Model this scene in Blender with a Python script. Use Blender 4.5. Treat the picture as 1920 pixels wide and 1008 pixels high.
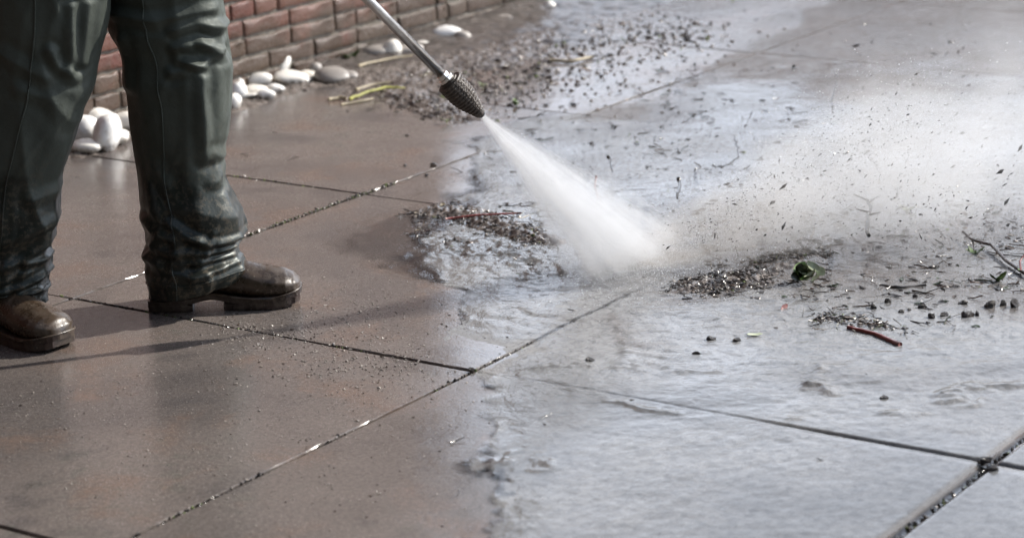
import bpy, bmesh, math, random
import numpy as np
from mathutils import Vector, Matrix

S = bpy.context.scene
for o in list(bpy.data.objects):
    bpy.data.objects.remove(o)
R = math.radians

# ------------------------------------------------------------------ camera
W, H = 1920.0, 1008.0
FOC, PITCH, ROLL, YAW, CAM_H = 4563.6, 0.272684, -0.0274265, -0.590815, 1.382475
ORG = (-0.904954, 4.812841)                       # a joint crossing of the paving
cp, sp = math.cos(PITCH), math.sin(PITCH)
_F = np.array([0, cp, -sp]); _R = np.array([1.0, 0, 0]); _U = np.cross(_R, _F)
R2 = _R * math.cos(ROLL) + _U * math.sin(ROLL)
U2 = -_R * math.sin(ROLL) + _U * math.cos(ROLL)
CAM = np.array([0, 0, CAM_H])
cam_data = bpy.data.cameras.new('camera')
cam = bpy.data.objects.new('camera', cam_data)
S.collection.objects.link(cam)
m = Matrix.Identity(4)
for r in range(3):
    m[r][0], m[r][1], m[r][2], m[r][3] = R2[r], U2[r], -_F[r], CAM[r]
cam.matrix_world = m
cam_data.sensor_width = 36.0
cam_data.lens = 36.0 * FOC / W
cam_data.clip_end = 500
cam_data.dof.use_dof = True
cam_data.dof.focus_distance = 4.80
cam_data.dof.aperture_fstop = 4.2
S.camera = cam

# ------------------------------------------------------------------ sky, sun, exposure
CLOUD = (20.0, 22.0, 25.6, 1); CL_LO, CL_HI = .24, .68
SUN_AZ, SUN_EL = 22.0, 34.5                       # azimuth from +X towards +Y
w = bpy.data.worlds.new('World'); S.world = w; w.use_nodes = True
nt = w.node_tree; nt.nodes.clear()
out = nt.nodes.new('ShaderNodeOutputWorld'); bg = nt.nodes.new('ShaderNodeBackground')
sky = nt.nodes.new('ShaderNodeTexSky'); sky.sky_type = 'NISHITA'; sky.sun_disc = False
sky.sun_elevation = R(SUN_EL); sky.sun_rotation = R(90 - SUN_AZ)
sky.air_density = 1.0; sky.dust_density = 2.0; sky.ozone_density = 1.0
# bright broken cloud, thickest low down where the air is hazy
def _m(op, a, b=None):
    x = nt.nodes.new('ShaderNodeMath'); x.operation = op
    for k, v_ in enumerate((a, b)):
        if v_ is None: continue
        if isinstance(v_, bpy.types.NodeSocket): nt.links.new(v_, x.inputs[k])
        else: x.inputs[k].default_value = v_
    return x.outputs[0]
def _r(f, a, b_, lo, hi):
    x = nt.nodes.new('ShaderNodeMapRange'); x.interpolation_type = 'SMOOTHSTEP'; nt.links.new(f, x.inputs[0])
    for k, v_ in enumerate((a, b_, lo, hi)): x.inputs[k + 1].default_value = v_
    return x.outputs[0]
tc = nt.nodes.new('ShaderNodeTexCoord'); sx = nt.nodes.new('ShaderNodeSeparateXYZ'); nt.links.new(tc.outputs['Generated'], sx.inputs[0])
mp = nt.nodes.new('ShaderNodeMapping'); mp.inputs['Scale'].default_value = (1, 1, 2.2); nt.links.new(tc.outputs['Generated'], mp.inputs[0])
cn = nt.nodes.new('ShaderNodeTexNoise'); cn.inputs['Scale'].default_value = 3.0; cn.inputs['Detail'].default_value = 6; nt.links.new(mp.outputs[0], cn.inputs['Vector'])
cover = _m('MULTIPLY', _r(sx.outputs[2], CL_LO, CL_HI, 1.0, .10), _r(cn.outputs[0], .25, .60, .72, 1.0))
cm = nt.nodes.new('ShaderNodeMix'); cm.data_type = 'RGBA'; nt.links.new(cover, cm.inputs[0]); nt.links.new(sky.outputs[0], cm.inputs[6]); cm.inputs[7].default_value = CLOUD
nt.links.new(cm.outputs[2], bg.inputs[0]); nt.links.new(bg.outputs[0], out.inputs[0])
bg.inputs[1].default_value = 0.10
sd = bpy.data.lights.new('sun', 'SUN'); sd.energy = 5.0; sd.angle = R(0.53); sd.color = (1.0, 0.95, 0.88)
sun = bpy.data.objects.new('sun', sd); S.collection.objects.link(sun)
sv = Vector((math.cos(R(SUN_EL)) * math.cos(R(SUN_AZ)), math.cos(R(SUN_EL)) * math.sin(R(SUN_AZ)), math.sin(R(SUN_EL))))
sun.rotation_euler = sv.to_track_quat('Z', 'Y').to_euler()
sun.location = sv * 30
S.view_settings.view_transform = 'Standard'; S.view_settings.look = 'None'
S.view_settings.exposure = 0.45; S.view_settings.gamma = 1.0
S.view_settings.use_curve_mapping = False
S.render.engine = 'CYCLES'
S.cycles.use_denoising = True
S.cycles.max_bounces = 10; S.cycles.volume_bounces = 3; S.cycles.transparent_max_bounces = 12
S.cycles.volume_step_rate = 1.0
S.cycles.caustics_reflective = False; S.cycles.caustics_refractive = False
S.cycles.sample_clamp_indirect = 4.0

# ------------------------------------------------------------------ helpers
rng = random.Random(7); nrg = np.random.default_rng(11)
col = S.collection

def ray(u, v):
    return _F + R2 * (u - W / 2) / FOC - U2 * (v - H / 2) / FOC

def G(u, v, z=0.0):                                # the point of the ground seen at that place of the photo
    d = ray(u, v); return CAM + d * (z - CAM_H) / d[2]

def PY(u, v, Y):                                   # the point seen there at depth Y
    d = ray(u, v); return CAM + d * Y / d[1]

_perm = np.random.default_rng(3).permutation(512)
def vnoise(x, y, z=None):
    x = np.asarray(x, float); y = np.asarray(y, float)
    z = np.zeros_like(x) if z is None else np.asarray(z, float)
    xi, yi, zi = np.floor(x).astype(int), np.floor(y).astype(int), np.floor(z).astype(int)
    fx, fy, fz = x - xi, y - yi, z - zi
    fx, fy, fz = [t * t * t * (t * (t * 6 - 15) + 10) for t in (fx, fy, fz)]
    def h(a, b, c):
        return _perm[(_perm[(_perm[a & 511] + b) & 511] + c) & 511] / 255.5 - 1
    r = 0
    for a in (0, 1):
        for b in (0, 1):
            for c in (0, 1):
                r = r + h(xi + a, yi + b, zi + c) * (fx if a else 1 - fx) * (fy if b else 1 - fy) * (fz if c else 1 - fz)
    return r

def fbm(x, y, z=None, o=4):
    r, a, f = 0, 1.0, 1.0
    for k in range(o):
        r = r + a * vnoise(x * f + 17.3 * k, y * f - 9.1 * k, None if z is None else z * f + 3.7 * k); a *= .5; f *= 2.03
    return r

def mesh(name, V, F, mats=(), smooth=False, mi=None):
    me = bpy.data.meshes.new(name)
    me.from_pydata([tuple(map(float, v)) for v in V], [], [tuple(map(int, f)) for f in F])
    for k in (mats if isinstance(mats, (list, tuple)) else [mats]): me.materials.append(k)
    if mi is not None: me.polygons.foreach_set('material_index', np.asarray(mi, dtype=np.int32))
    if smooth: me.polygons.foreach_set('use_smooth', [True] * len(me.polygons))
    me.update(); return me

def link(name, data, parent=None, loc=None, rot=None, scale=None):
    o = bpy.data.objects.new(name, data); col.objects.link(o)
    if parent is not None: o.parent = parent
    if loc is not None: o.location = loc
    if rot is not None: o.rotation_euler = rot
    if scale is not None: o.scale = scale
    return o

def tag(o, label=None, cat=None, group=None, kind=None):
    if label: o['label'] = label
    if cat: o['category'] = cat
    if group: o['group'] = group
    if kind: o['kind'] = kind
    return o

def grid_faces(nu, nv, wrap_u=False):
    F = []
    for j in range(nv - 1):
        for i in range(nu if wrap_u else nu - 1):
            a = j * nu + i; b = j * nu + (i + 1) % nu
            F.append((a, b, b + nu, a + nu))
    return F

def lathe(profile, n=40, cap=True):                # profile: (radius, z)
    V, F = [], []
    for r, z in profile:
        for k in range(n):
            t = 2 * math.pi * k / n; V.append((r * math.cos(t), r * math.sin(t), z))
    F = grid_faces(n, len(profile), True)
    if cap:
        F.append(tuple(range(n - 1, -1, -1))); b = (len(profile) - 1) * n; F.append(tuple(range(b, b + n)))
    return V, F

def tube(pts, rad, n=8):
    pts = [Vector(p) for p in pts]; V = []
    if not hasattr(rad, '__len__'): rad = [rad] * len(pts)
    up = Vector((0.13, 0.21, 0.97))
    for i, p in enumerate(pts):
        d = (pts[min(i + 1, len(pts) - 1)] - pts[max(i - 1, 0)]).normalized()
        a = d.cross(up)
        if a.length < 1e-3: a = d.cross(Vector((1, 0, 0)))
        a.normalize(); b = d.cross(a)
        for k in range(n):
            t = 2 * math.pi * k / n
            V.append(p + (a * math.cos(t) + b * math.sin(t)) * rad[i])
    F = grid_faces(n, len(pts), True)
    F.append(tuple(range(n))); b = (len(pts) - 1) * n; F.append(tuple(range(b + n - 1, b - 1, -1)))
    return V, F

def merge(lst):
    V, F = [], []
    for v, f in lst:
        k = len(V); V += list(v); F += [tuple(i + k for i in q) for q in f]
    return V, F

# ------------------------------------------------------------------ materials
class NB:
    def __init__(s, name):
        s.m = bpy.data.materials.new(name); s.m.use_nodes = True
        s.t = s.m.node_tree; s.t.nodes.clear(); s.out = s.n('OutputMaterial')
    def n(s, ty, **kw):
        x = s.t.nodes.new('ShaderNode' + ty)
        for k, v in kw.items(): setattr(x, k, v)
        return x
    def set(s, sock, v):
        if hasattr(v, 'links') or isinstance(v, bpy.types.NodeSocket): s.t.links.new(v, sock)
        else:
            if isinstance(v, (tuple, list)) and len(v) == 3 and sock.type == 'RGBA': v = (*v, 1)
            sock.default_value = v
    def noise(s, vec, scale, detail=4, rough=.55, out=0, dist=0):
        x = s.n('TexNoise'); s.set(x.inputs['Vector'], vec); x.inputs['Scale'].default_value = scale
        x.inputs['Detail'].default_value = detail; x.inputs['Roughness'].default_value = rough
        x.inputs['Distortion'].default_value = dist
        return x.outputs[out]
    def voro(s, vec, scale, out='Distance', feature='F1'):
        x = s.n('TexVoronoi', feature=feature); s.set(x.inputs['Vector'], vec); x.inputs['Scale'].default_value = scale
        return x.outputs[out]
    def math(s, op, a, b=0.5, c=None, clamp=False):
        x = s.n('Math', operation=op, use_clamp=clamp); s.set(x.inputs[0], a); s.set(x.inputs[1], b)
        if c is not None: s.set(x.inputs[2], c)
        return x.outputs[0]
    def ramp(s, f, a, b, lo=0.0, hi=1.0, smooth=True):
        x = s.n('MapRange', interpolation_type='SMOOTHSTEP' if smooth else 'LINEAR', clamp=True)
        s.set(x.inputs[0], f); x.inputs[1].default_value = a; x.inputs[2].default_value = b
        x.inputs[3].default_value = lo; x.inputs[4].default_value = hi
        return x.outputs[0]
    def mix(s, f, a, b):
        x = s.n('Mix', data_type='RGBA'); s.set(x.inputs[0], f); s.set(x.inputs[6], a); s.set(x.inputs[7], b)
        return x.outputs[2]
    def scale(s, vec, v):
        x = s.n('Mapping'); s.set(x.inputs[0], vec); x.inputs['Scale'].default_value = v
        return x.outputs[0]
    def bump(s, h, strength=.3, dist=.01, normal=None):
        x = s.n('Bump'); s.set(x.inputs['Strength'], strength); x.inputs['Distance'].default_value = dist
        s.set(x.inputs['Height'], h)
        if normal is not None: s.set(x.inputs['Normal'], normal)
        return x.outputs[0]
    def pos(s): return s.n('NewGeometry').outputs['Position']
    def obj(s): return s.n('TexCoord').outputs['Object']
    def rand(s): return s.n('ObjectInfo').outputs['Random']
    def bsdf(s, color, rough=.5, normal=None, ior=1.45, **kw):
        b = s.n('BsdfPrincipled'); s.set(b.inputs['Base Color'], color); s.set(b.inputs['Roughness'], rough)
        b.inputs['IOR'].default_value = ior
        if normal is not None: s.set(b.inputs['Normal'], normal)
        for k, v in kw.items(): s.set(b.inputs[k], v)
        s.t.links.new(b.outputs[0], s.out.inputs[0]); return b

def simple(name, c, rough=.5, var=.3, scale=40, bump=.0, **kw):
    b = NB(name); p = b.obj(); n = b.noise(p, scale, 3)
    lo = tuple(x * (1 - var) for x in c); hi = tuple(x * (1 + var) for x in c)
    colr = b.mix(b.ramp(n, .3, .7), lo, hi)
    rn = b.rand()
    hsv = b.n('HueSaturation'); b.set(hsv.inputs['Color'], colr); b.set(hsv.inputs['Value'], b.ramp(rn, 0, 1, .8, 1.2, False))
    b.bsdf(hsv.outputs[0], rough, b.bump(n, bump, .004) if bump else None, **kw); return b.m

def mat_slab():
    b = NB('wet_concrete'); p = b.pos()
    big = b.noise(p, 1.1, 4, .6, dist=.4); mid = b.noise(p, 4.5, 6, .64, dist=.3); fine = b.noise(p, 120, 3, .6); grain = b.noise(p, 420, 2, .6)
    spl = b.noise(p, 17, 5, .7)
    c = b.mix(b.ramp(big, .34, .66), (.100, .087, .080), (.158, .134, .119))
    c = b.mix(b.ramp(mid, .50, .70, 0, .75), c, (.165, .110, .082))         # rusty silt
    c = b.mix(b.ramp(mid, .30, .47, .75, 0), c, (.078, .070, .068))         # dark damp patches
    c = b.mix(b.math('MULTIPLY', b.ramp(big, .52, .62), b.ramp(spl, .52, .64, 0, .45)), c, (.10, .105, .085))   # thin algae
    c = b.mix(b.ramp(spl, .63, .72, 0, .5), c, (.058, .048, .042))          # splashes of dirt
    c = b.mix(b.ramp(fine, .40, .62, .40, 0), c, (.055, .048, .046))
    c = b.mix(b.ramp(grain, .60, .70, 0, .65), c, (.40, .37, .35))          # pale sand grains, with the glint of wet grains in the colour
    rn = b.rand(); h = b.n('HueSaturation'); b.set(h.inputs['Color'], c); b.set(h.inputs['Value'], b.ramp(rn, 0, 1, .86, 1.1, False))
    hh = b.math('ADD', b.math('MULTIPLY', grain, .5), b.math('MULTIPLY', fine, .6))
    hh = b.math('ADD', hh, b.math('MULTIPLY', b.noise(p, 16, 3), 1.6))
    nrm = b.bump(hh, .20, .0020)
    wet = b.ramp(b.math('ADD', big, b.math('MULTIPLY', b.math('SUBTRACT', mid, .5), .7)), .40, .62)
    rough = b.math('ADD', b.math('ADD', .045, b.math('MULTIPLY', wet, .15)), b.ramp(grain, .5, .7, 0, .10))
    b.bsdf(h.outputs[0], rough, nrm, 1.40); return b.m

def mat_joint():
    b = NB('joint_grit'); p = b.pos(); n = b.noise(p, 60, 4, .7); k = b.noise(p, 7, 3)
    c = b.mix(b.ramp(n, .45, .65), (.018, .015, .013), (.12, .10, .08))
    c = b.mix(b.ramp(k, .58, .68, 0, .8), c, (.08, .09, .03))
    b.bsdf(c, b.ramp(n, .4, .6, .25, .7), b.bump(n, .8, .006), 1.33); return b.m

def mat_water():
    b = NB('muddy_water'); p = b.pos()
    fl = b.n('Mapping'); b.set(fl.inputs[0], p); fl.inputs['Rotation'].default_value = (0, 0, R(-25)); fl.inputs['Scale'].default_value = (1.15, .9, 1)
    q = fl.outputs[0]
    n1 = b.noise(q, 14, 5, .62, dist=.5); n2 = b.noise(q, 60, 4, .6, dist=.3); n3 = b.noise(p, 230, 3, .6)
    big = b.noise(p, 2.2, 4, .6)
    hh = b.math('ADD', b.math('MULTIPLY', n1, 1.6), b.math('MULTIPLY', n2, .7))
    hh = b.math('ADD', hh, b.math('MULTIPLY', n3, .40))
    rp = b.n('Attribute', attribute_name='ripple'); nrm = b.bump(hh, b.math('MULTIPLY', b.ramp(big, .35, .65, .22, .60), rp.outputs['Fac']), .004)
    mudf = b.n('Attribute', attribute_name='muddy')
    silt = b.mix(b.ramp(big, .38, .62), (.33, .335, .34), (.36, .355, .345))  # silt grey, with some of the reflected sky's paleness put into it
    silt = b.mix(b.ramp(b.noise(q, 75, 5, .7), .50, .66, 0, .35), silt, (.19, .185, .18)); silt = b.mix(b.ramp(n3, .60, .72, 0, .5), silt, (.15, .14, .13))
    silt = b.mix(b.math('MULTIPLY', mudf.outputs['Fac'], b.ramp(b.noise(q, 20, 6, .7), .32, .58, .35, 1)), silt, (.150, .122, .104))
    dif = b.n('BsdfDiffuse'); b.set(dif.inputs[0], silt); b.set(dif.inputs['Normal'], nrm)
    tr = b.n('BsdfTransparent'); tr.inputs[0].default_value = (.97, .965, .96, 1)
    turb = b.n('Attribute', attribute_name='turbid')
    t = b.math('MULTIPLY', b.math('MULTIPLY', turb.outputs['Fac'], .80), b.ramp(b.noise(q, 55, 6, .72, dist=.4), .34, .62, .62, 1.0), clamp=True)
    m1 = b.n('MixShader'); b.set(m1.inputs[0], t); b.set(m1.inputs[1], tr.outputs[0]); b.set(m1.inputs[2], dif.outputs[0])
    gl = b.n('BsdfGlossy'); b.set(gl.inputs['Roughness'], b.ramp(n1, .3, .7, .025, .075)); b.set(gl.inputs['Normal'], nrm)
    fr = b.n('Fresnel'); fr.inputs[0].default_value = 1.36; b.set(fr.inputs['Normal'], nrm)
    fl_ = b.n('Attribute', attribute_name='film'); m2 = b.n('MixShader'); b.set(m2.inputs[0], b.math('MULTIPLY', fr.outputs[0], fl_.outputs['Fac'])); b.set(m2.inputs[1], m1.outputs[0]); b.set(m2.inputs[2], gl.outputs[0])
    b.t.links.new(m2.outputs[0], b.out.inputs[0]); return b.m

def mat_brick():
    b = NB('wet_brick'); p = b.obj(); g = b.pos(); rn = b.rand()
    n = b.noise(g, 55, 5, .65); n2 = b.noise(g, 9, 3)
    c = b.mix(b.ramp(rn, 0, 1, 0, 1, False), (.115, .040, .028), (.150, .078, .052))
    c = b.mix(b.ramp(n, .35, .7, 0, .6), c, (.09, .052, .038))
    low = b.n('SeparateXYZ'); b.set(low.inputs[0], g)
    dirt = b.math('ADD', b.ramp(low.outputs[2], .02, .30, 1, 0), b.math('MULTIPLY', b.math('SUBTRACT', n2, .5), 1.6))
    c = b.mix(b.ramp(dirt, .25, .80, 0, .80), c, (.062, .048, .033))          # muddy splash-back and algae low down
    hh = b.math('ADD', n, b.math('MULTIPLY', b.noise(g, 220, 3), .4))
    b.bsdf(c, b.ramp(n, .3, .7, .16, .50), b.bump(hh, .55, .006), 1.38); return b.m

def mat_fabric():
    b = NB('green_waterproof'); p = b.obj()
    n = b.noise(p, 14, 5, .65); f = b.noise(p, 90, 4, .65); d = b.noise(p, 260, 2)
    z = b.n('SeparateXYZ'); b.set(z.inputs[0], p)
    c = b.mix(b.ramp(n, .35, .65), (.036, .042, .035), (.048, .055, .046))
    wet = b.ramp(b.math('ADD', z.outputs[2], b.math('MULTIPLY', b.math('SUBTRACT', b.noise(p, 9, 4, .6), .5), .30)), .27, .32, 1, 0)
    c = b.mix(wet, c, (.011, .013, .011))
    mud = b.math('MULTIPLY', b.ramp(z.outputs[2], .05, .50, 1, 0), b.ramp(f, .51, .59))
    c = b.mix(b.math('MULTIPLY', mud, .6), c, (.085, .068, .048))
    drops = b.ramp(d, .66, .72)
    c = b.mix(b.math('MULTIPLY', drops, .5), c, (.02, .022, .02))
    hh = b.math('ADD', b.math('MULTIPLY', n, 1.0), b.math('MULTIPLY', drops, .12))
    nr = b.bump(b.noise(p, 38, 4, .6), .25, .006, b.bump(hh, .20, .006))
    ro = b.math('SUBTRACT', b.ramp(f, .3, .7, .54, .66), b.math('MULTIPLY', wet, .22))
    b.bsdf(c, ro, nr, 1.42, **{'Specular Tint': (.93, 1.0, .95, 1)}); return b.m

def mat_rubber(name, c, rough):
    b = NB(name); p = b.obj(); g = b.pos(); n = b.noise(p, 22, 5, .65); f = b.noise(p, 160, 3); z = b.n('SeparateXYZ'); b.set(z.inputs[0], g)
    cc = b.mix(b.ramp(n, .35, .68), tuple(x * .6 for x in c), tuple(x * 1.35 for x in c))
    d = b.math('MULTIPLY', b.ramp(b.noise(p, 38, 6, .72), .46, .62), b.ramp(z.outputs[2], .02, .12, .9, .25))
    cc = b.mix(d, cc, (.075, .057, .042))                                   # smeared mud
    cc = b.mix(b.ramp(f, .62, .70, 0, .55), cc, (.19, .16, .12))
    b.bsdf(cc, b.math('ADD', b.ramp(n, .3, .7, rough * .7, rough * 1.4), b.math('MULTIPLY', d, .25)), b.bump(b.math('ADD', n, b.math('MULTIPLY', f, .3)), .30, .005), 1.5); return b.m

M = {}
M['slab'] = mat_slab(); M['joint'] = mat_joint(); M['water'] = mat_water(); M['brick'] = mat_brick()
M['fabric'] = mat_fabric(); M['boot'] = mat_rubber('olive_rubber', (.044, .029, .018), .27); M['sole'] = mat_rubber('brown_sole', (.026, .015, .012), .34)
M['mortar'] = simple('mortar', (.115, .100, .078), .3, .35, 60, .8)
M['soil'] = simple('wet_soil', (.085, .071, .062), .28, .5, 45, .9)
def mat_stone():
    b = NB('white_pebble'); p = b.pos(); n = b.noise(p, 26, 5, .65); k = b.noise(p, 90, 4, .7); z = b.n('SeparateXYZ'); b.set(z.inputs[0], p)
    c = b.mix(b.ramp(b.rand(), 0, 1, 0, 1, False), (.86, .85, .82), (.74, .69, .60))
    c = b.mix(b.ramp(n, .54, .70, 0, .5), c, (.46, .39, .30))
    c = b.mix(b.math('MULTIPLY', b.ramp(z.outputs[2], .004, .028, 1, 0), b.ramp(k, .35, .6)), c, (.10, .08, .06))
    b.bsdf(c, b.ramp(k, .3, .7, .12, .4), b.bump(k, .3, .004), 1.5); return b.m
M['stone'] = mat_stone()
M['stone_grey'] = simple('grey_pebble', (.33, .30, .27), .35, .25, 22, .2)
M['clod'] = simple('dark_mud', (.034, .028, .024), .16, .5, 120, .6)
M['chip'] = simple('bark_chip', (.085, .060, .043), .20, .5, 120, .3)
M['pale_chip_glint'] = simple('pale_grit_glint', (.30, .265, .23), .25, .35, 150, .3)  # pale grit, also standing in for small wet glints in the heaps
M['red_twig'] = simple('red_stem', (.17, .035, .028), .35, .35, 70, .2)
M['brown_twig'] = simple('brown_stem', (.060, .036, .028), .22, .35, 70, .2)
M['dark_twig'] = simple('dark_stem', (.032, .027, .022), .22, .35, 70, .2)
M['straw'] = simple('straw_stem', (.30, .25, .165), .5, .2, 60, .1)
M['yellow'] = simple('yellow_leaf_stem', (.34, .33, .055), .45, .3, 30, .1)
M['leaf'] = simple('green_leaf', (.075, .13, .03), .4, .35, 40, .2)
M['pale_leaf'] = simple('pale_leaf', (.42, .46, .30), .45, .25, 60, .1)
M['dark_leaf'] = simple('dark_leaf', (.035, .045, .022), .2, .35, 40, .2)
M['moss'] = simple('moss', (.10, .13, .035), .7, .5, 90, .4)
M['steel'] = simple('steel_wand', (.62, .59, .56), .24, .12, 60, .05, Metallic=1.0)
M['nozzle'] = simple('nozzle_rubber', (.055, .043, .034), .42, .4, 180, .5)
M['black'] = simple('black_plastic', (.012, .012, .013), .3, .2, 60, .05)
M['skin'] = simple('skin', (.45, .27, .19), .5, .1, 30, .05)
M['hair'] = simple('hair', (.05, .032, .02), .5, .3, 80, .3)
M['jacket'] = simple('jacket_cloth', (.035, .047, .042), .4, .3, 20, .3)
M['glove'] = simple('glove_rubber', (.03, .03, .03), .45, .3, 60, .2)
M['wood'] = simple('fence_wood', (.16, .105, .08), .7, .35, 12, .3)
M['white_paint'] = simple('white_paint', (.78, .77, .74), .5, .06, 12, .05)
M['roof'] = simple('roof_tile', (.09, .05, .04), .7, .3, 12, .3)
M['earth'] = simple('earth', (.10, .085, .065), .8, .4, 1.2, .3)
M['drop'] = simple('water_drop', (.72, .73, .74), .08, .05, 30, 0, ior=1.33)

# ------------------------------------------------------------------ ground, patio
d2 = np.array([math.cos(YAW), math.sin(YAW)]); d1 = np.array([-math.sin(YAW), math.cos(YAW)])
def GR(i, j):                                      # paving grid -> world
    q = np.array(ORG) + i * d2 + j * d1; return q
gn = 48
V = [(60 * math.cos(2 * math.pi * k / gn) * 3, 60 * math.sin(2 * math.pi * k / gn) * 3, -.075) for k in range(gn)]
tag(link('ground', mesh('ground', V, [tuple(range(gn))], M['earth'])), kind='structure')

# wall base line runs along d1; its grid i coordinate:
wp = G(560, 141)[:2] - np.array(ORG); WALL_I = float(wp @ d2)
I0, I1, J0, J1 = int(math.floor(WALL_I)) , 6, -4, 9
c4 = [GR(I0 - 1, J0), GR(I1, J0), GR(I1, J1), GR(I0 - 1, J1)]
# joint bed under the slabs
nb = 2
patio = tag(link('patio', mesh('patio', [(*c, -.018) for c in c4] + [(*c, -.07) for c in c4],
      [(0, 1, 2, 3), (0, 4, 5, 1), (1, 5, 6, 2), (2, 6, 7, 3), (3, 7, 4, 0)], M['joint'])), kind='structure')

def slab_mesh(w, l, seed):
    r = np.random.default_rng(seed); n = 70
    xs = np.concatenate([[-w / 2], np.linspace(-w / 2 + .003, w / 2 - .003, n), [w / 2]])
    ys = np.concatenate([[-l / 2], np.linspace(-l / 2 + .003, l / 2 - .003, n), [l / 2]])
    X, Y = np.meshgrid(xs, ys); Z = fbm(X * 3 + seed, Y * 3, None, 3) * .0006
    edge = (np.abs(X) > w / 2 - 1e-6) | (np.abs(Y) > l / 2 - 1e-6)
    ch = np.clip(.30 + .9 * fbm(X * 5 + seed * 7, Y * 5, None, 4), 0, 1); Z = np.where(edge, -.0004 - .0050 * ch, Z)
    jx = np.where(np.abs(X) > w / 2 - 1e-6, -np.sign(X) * ch * .0036, 0)
    jy = np.where(np.abs(Y) > l / 2 - 1e-6, -np.sign(Y) * ch * .0036, 0)
    X = X + jx; Y = Y + jy
    N = n + 2; V = list(zip(X.ravel(), Y.ravel(), Z.ravel())); F = grid_faces(N, N)
    border = list(range(N)) + [k * N + N - 1 for k in range(1, N)] + [(N - 1) * N + k for k in range(N - 2, -1, -1)] + [k * N for k in range(N - 2, 0, -1)]
    b0 = len(V); V += [(V[k][0], V[k][1], -.06) for k in border]; L = len(border)
    F += [(border[k], b0 + k, b0 + (k + 1) % L, border[(k + 1) % L]) for k in range(L)]
    return mesh('paving_slab', V, F, M['slab'], smooth=False)
SL = [slab_mesh(.993, .993, k) for k in range(5)]
for i in range(I0 - 1, I1):
    for j in range(J0, J1):
        if i < WALL_I - 1.0: continue
        c = GR(i + .5, j + .5); k = rng.randrange(5)
        o = link('paving_slab', SL[k], patio)
        sh = .010 if i >= 2 else 0.0                # a wide open joint runs beside the last row
        c = c + d2 * sh
        o.location = (c[0], c[1], rng.uniform(-.0009, .0002))
        o.rotation_euler = (rng.uniform(-.0010, .0010), rng.uniform(-.0010, .0010), YAW + rng.choice([0, 1, 2, 3]) * math.pi / 2)

# ------------------------------------------------------------------ brick walls
CRS, BL, BH, JT = .054, .205, .0455, .0085
def brick_mesh(L, seed, D=.10, hh=BH):
    r = np.random.default_rng(seed); c = .0035
    n = 9 if L > .15 else 5
    xs = np.concatenate([[0, c], np.linspace(c, L - c, n)[1:-1], [L - c, L]])
    zs = np.array([0, c, hh * .45, hh - .008, hh - .0045, hh - .0018, hh]); yz = np.array([.0018, 0, 0, 0, .0005, .0024, .0065])
    X, Z = np.meshgrid(xs, zs); Y = np.repeat(yz[:, None], len(xs), 1)
    ends = np.abs(X - L / 2) > L / 2 - 1e-6
    Y = np.where(ends, Y + .0018, Y + r.normal(0, .0011, X.shape)); Z = Z + r.normal(0, .0011, Z.shape) + np.where(Z > hh * .6, fbm(X * 30 + seed, X * 0, None, 2) * .0022, 0); X = X + r.normal(0, .0012, X.shape)
    nu = len(xs); nv = len(zs); V = list(zip(X.ravel(), Y.ravel(), Z.ravel())); F = grid_faces(nu, nv)
    border = list(range(nu)) + [k * nu + nu - 1 for k in range(1, nv)] + [(nv - 1) * nu + k for k in range(nu - 2, -1, -1)] + [k * nu for k in range(nv - 2, 0, -1)]
    b0 = len(V); V += [(V[k][0], D, V[k][2]) for k in border]; Lb = len(border)
    F += [(border[k], b0 + k, b0 + (k + 1) % Lb, border[(k + 1) % Lb]) for k in range(Lb)]
    return V, F
HL = (BL - JT) / 2
VARS = {'s': [brick_mesh(BL, 40 + k) for k in range(5)], 'h': [brick_mesh(HL, 60 + k) for k in range(5)]}
VME = {k: [mesh('brick', v, f, M['brick'], smooth=True) for v, f in VARS[k]] for k in VARS}

WALL_ANG = math.atan2(d1[1], d1[0])
def wall_frame(j0):                                # matrix: local x along wall, local y into the wall, z up
    o = GR(WALL_I, j0)
    ex = Vector((d1[0], d1[1], 0)); ey = Vector((-d2[0], -d2[1], 0))
    mm = Matrix.Identity(4)
    for r in range(3): mm[r][0] = ex[r]; mm[r][1] = ey[r]; mm[r][2] = (0, 0, 1)[r]; mm[r][3] = (o[0], o[1], 0)[r]
    return mm
def box(x0, x1, y0, y1, z0, z1):
    V = [(x, y, z) for z in (z0, z1) for y in (y0, y1) for x in (x0, x1)]
    return V, [(0, 2, 3, 1), (4, 5, 7, 6), (0, 1, 5, 4), (2, 6, 7, 3), (0, 4, 6, 2), (1, 3, 7, 5)]

def layout(length, z0, z1, seed):
    r = random.Random(seed); res = []; k0 = int(round((z0 + .06) / CRS)); k = 0
    z = -.06
    while z < z1:
        x = -r.choice([0, .05, .11, .16]); kind = k % 2
        while x < length:
            t = 'h' if r.random() < (.30 if kind else .22) else 's'
            L = HL if t == 'h' else BL
            if x + L > length: 
                if length - x < .025: break
                t = 'h'; L = length - x                       # a cut brick closes the course
            if z >= z0 - 1e-6: res.append((t, x, z, r.randrange(5), r.uniform(-.0035, .002), L / (HL if t == 'h' else BL)))
            x += L + JT
        z += CRS; k += 1
    return res

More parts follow.
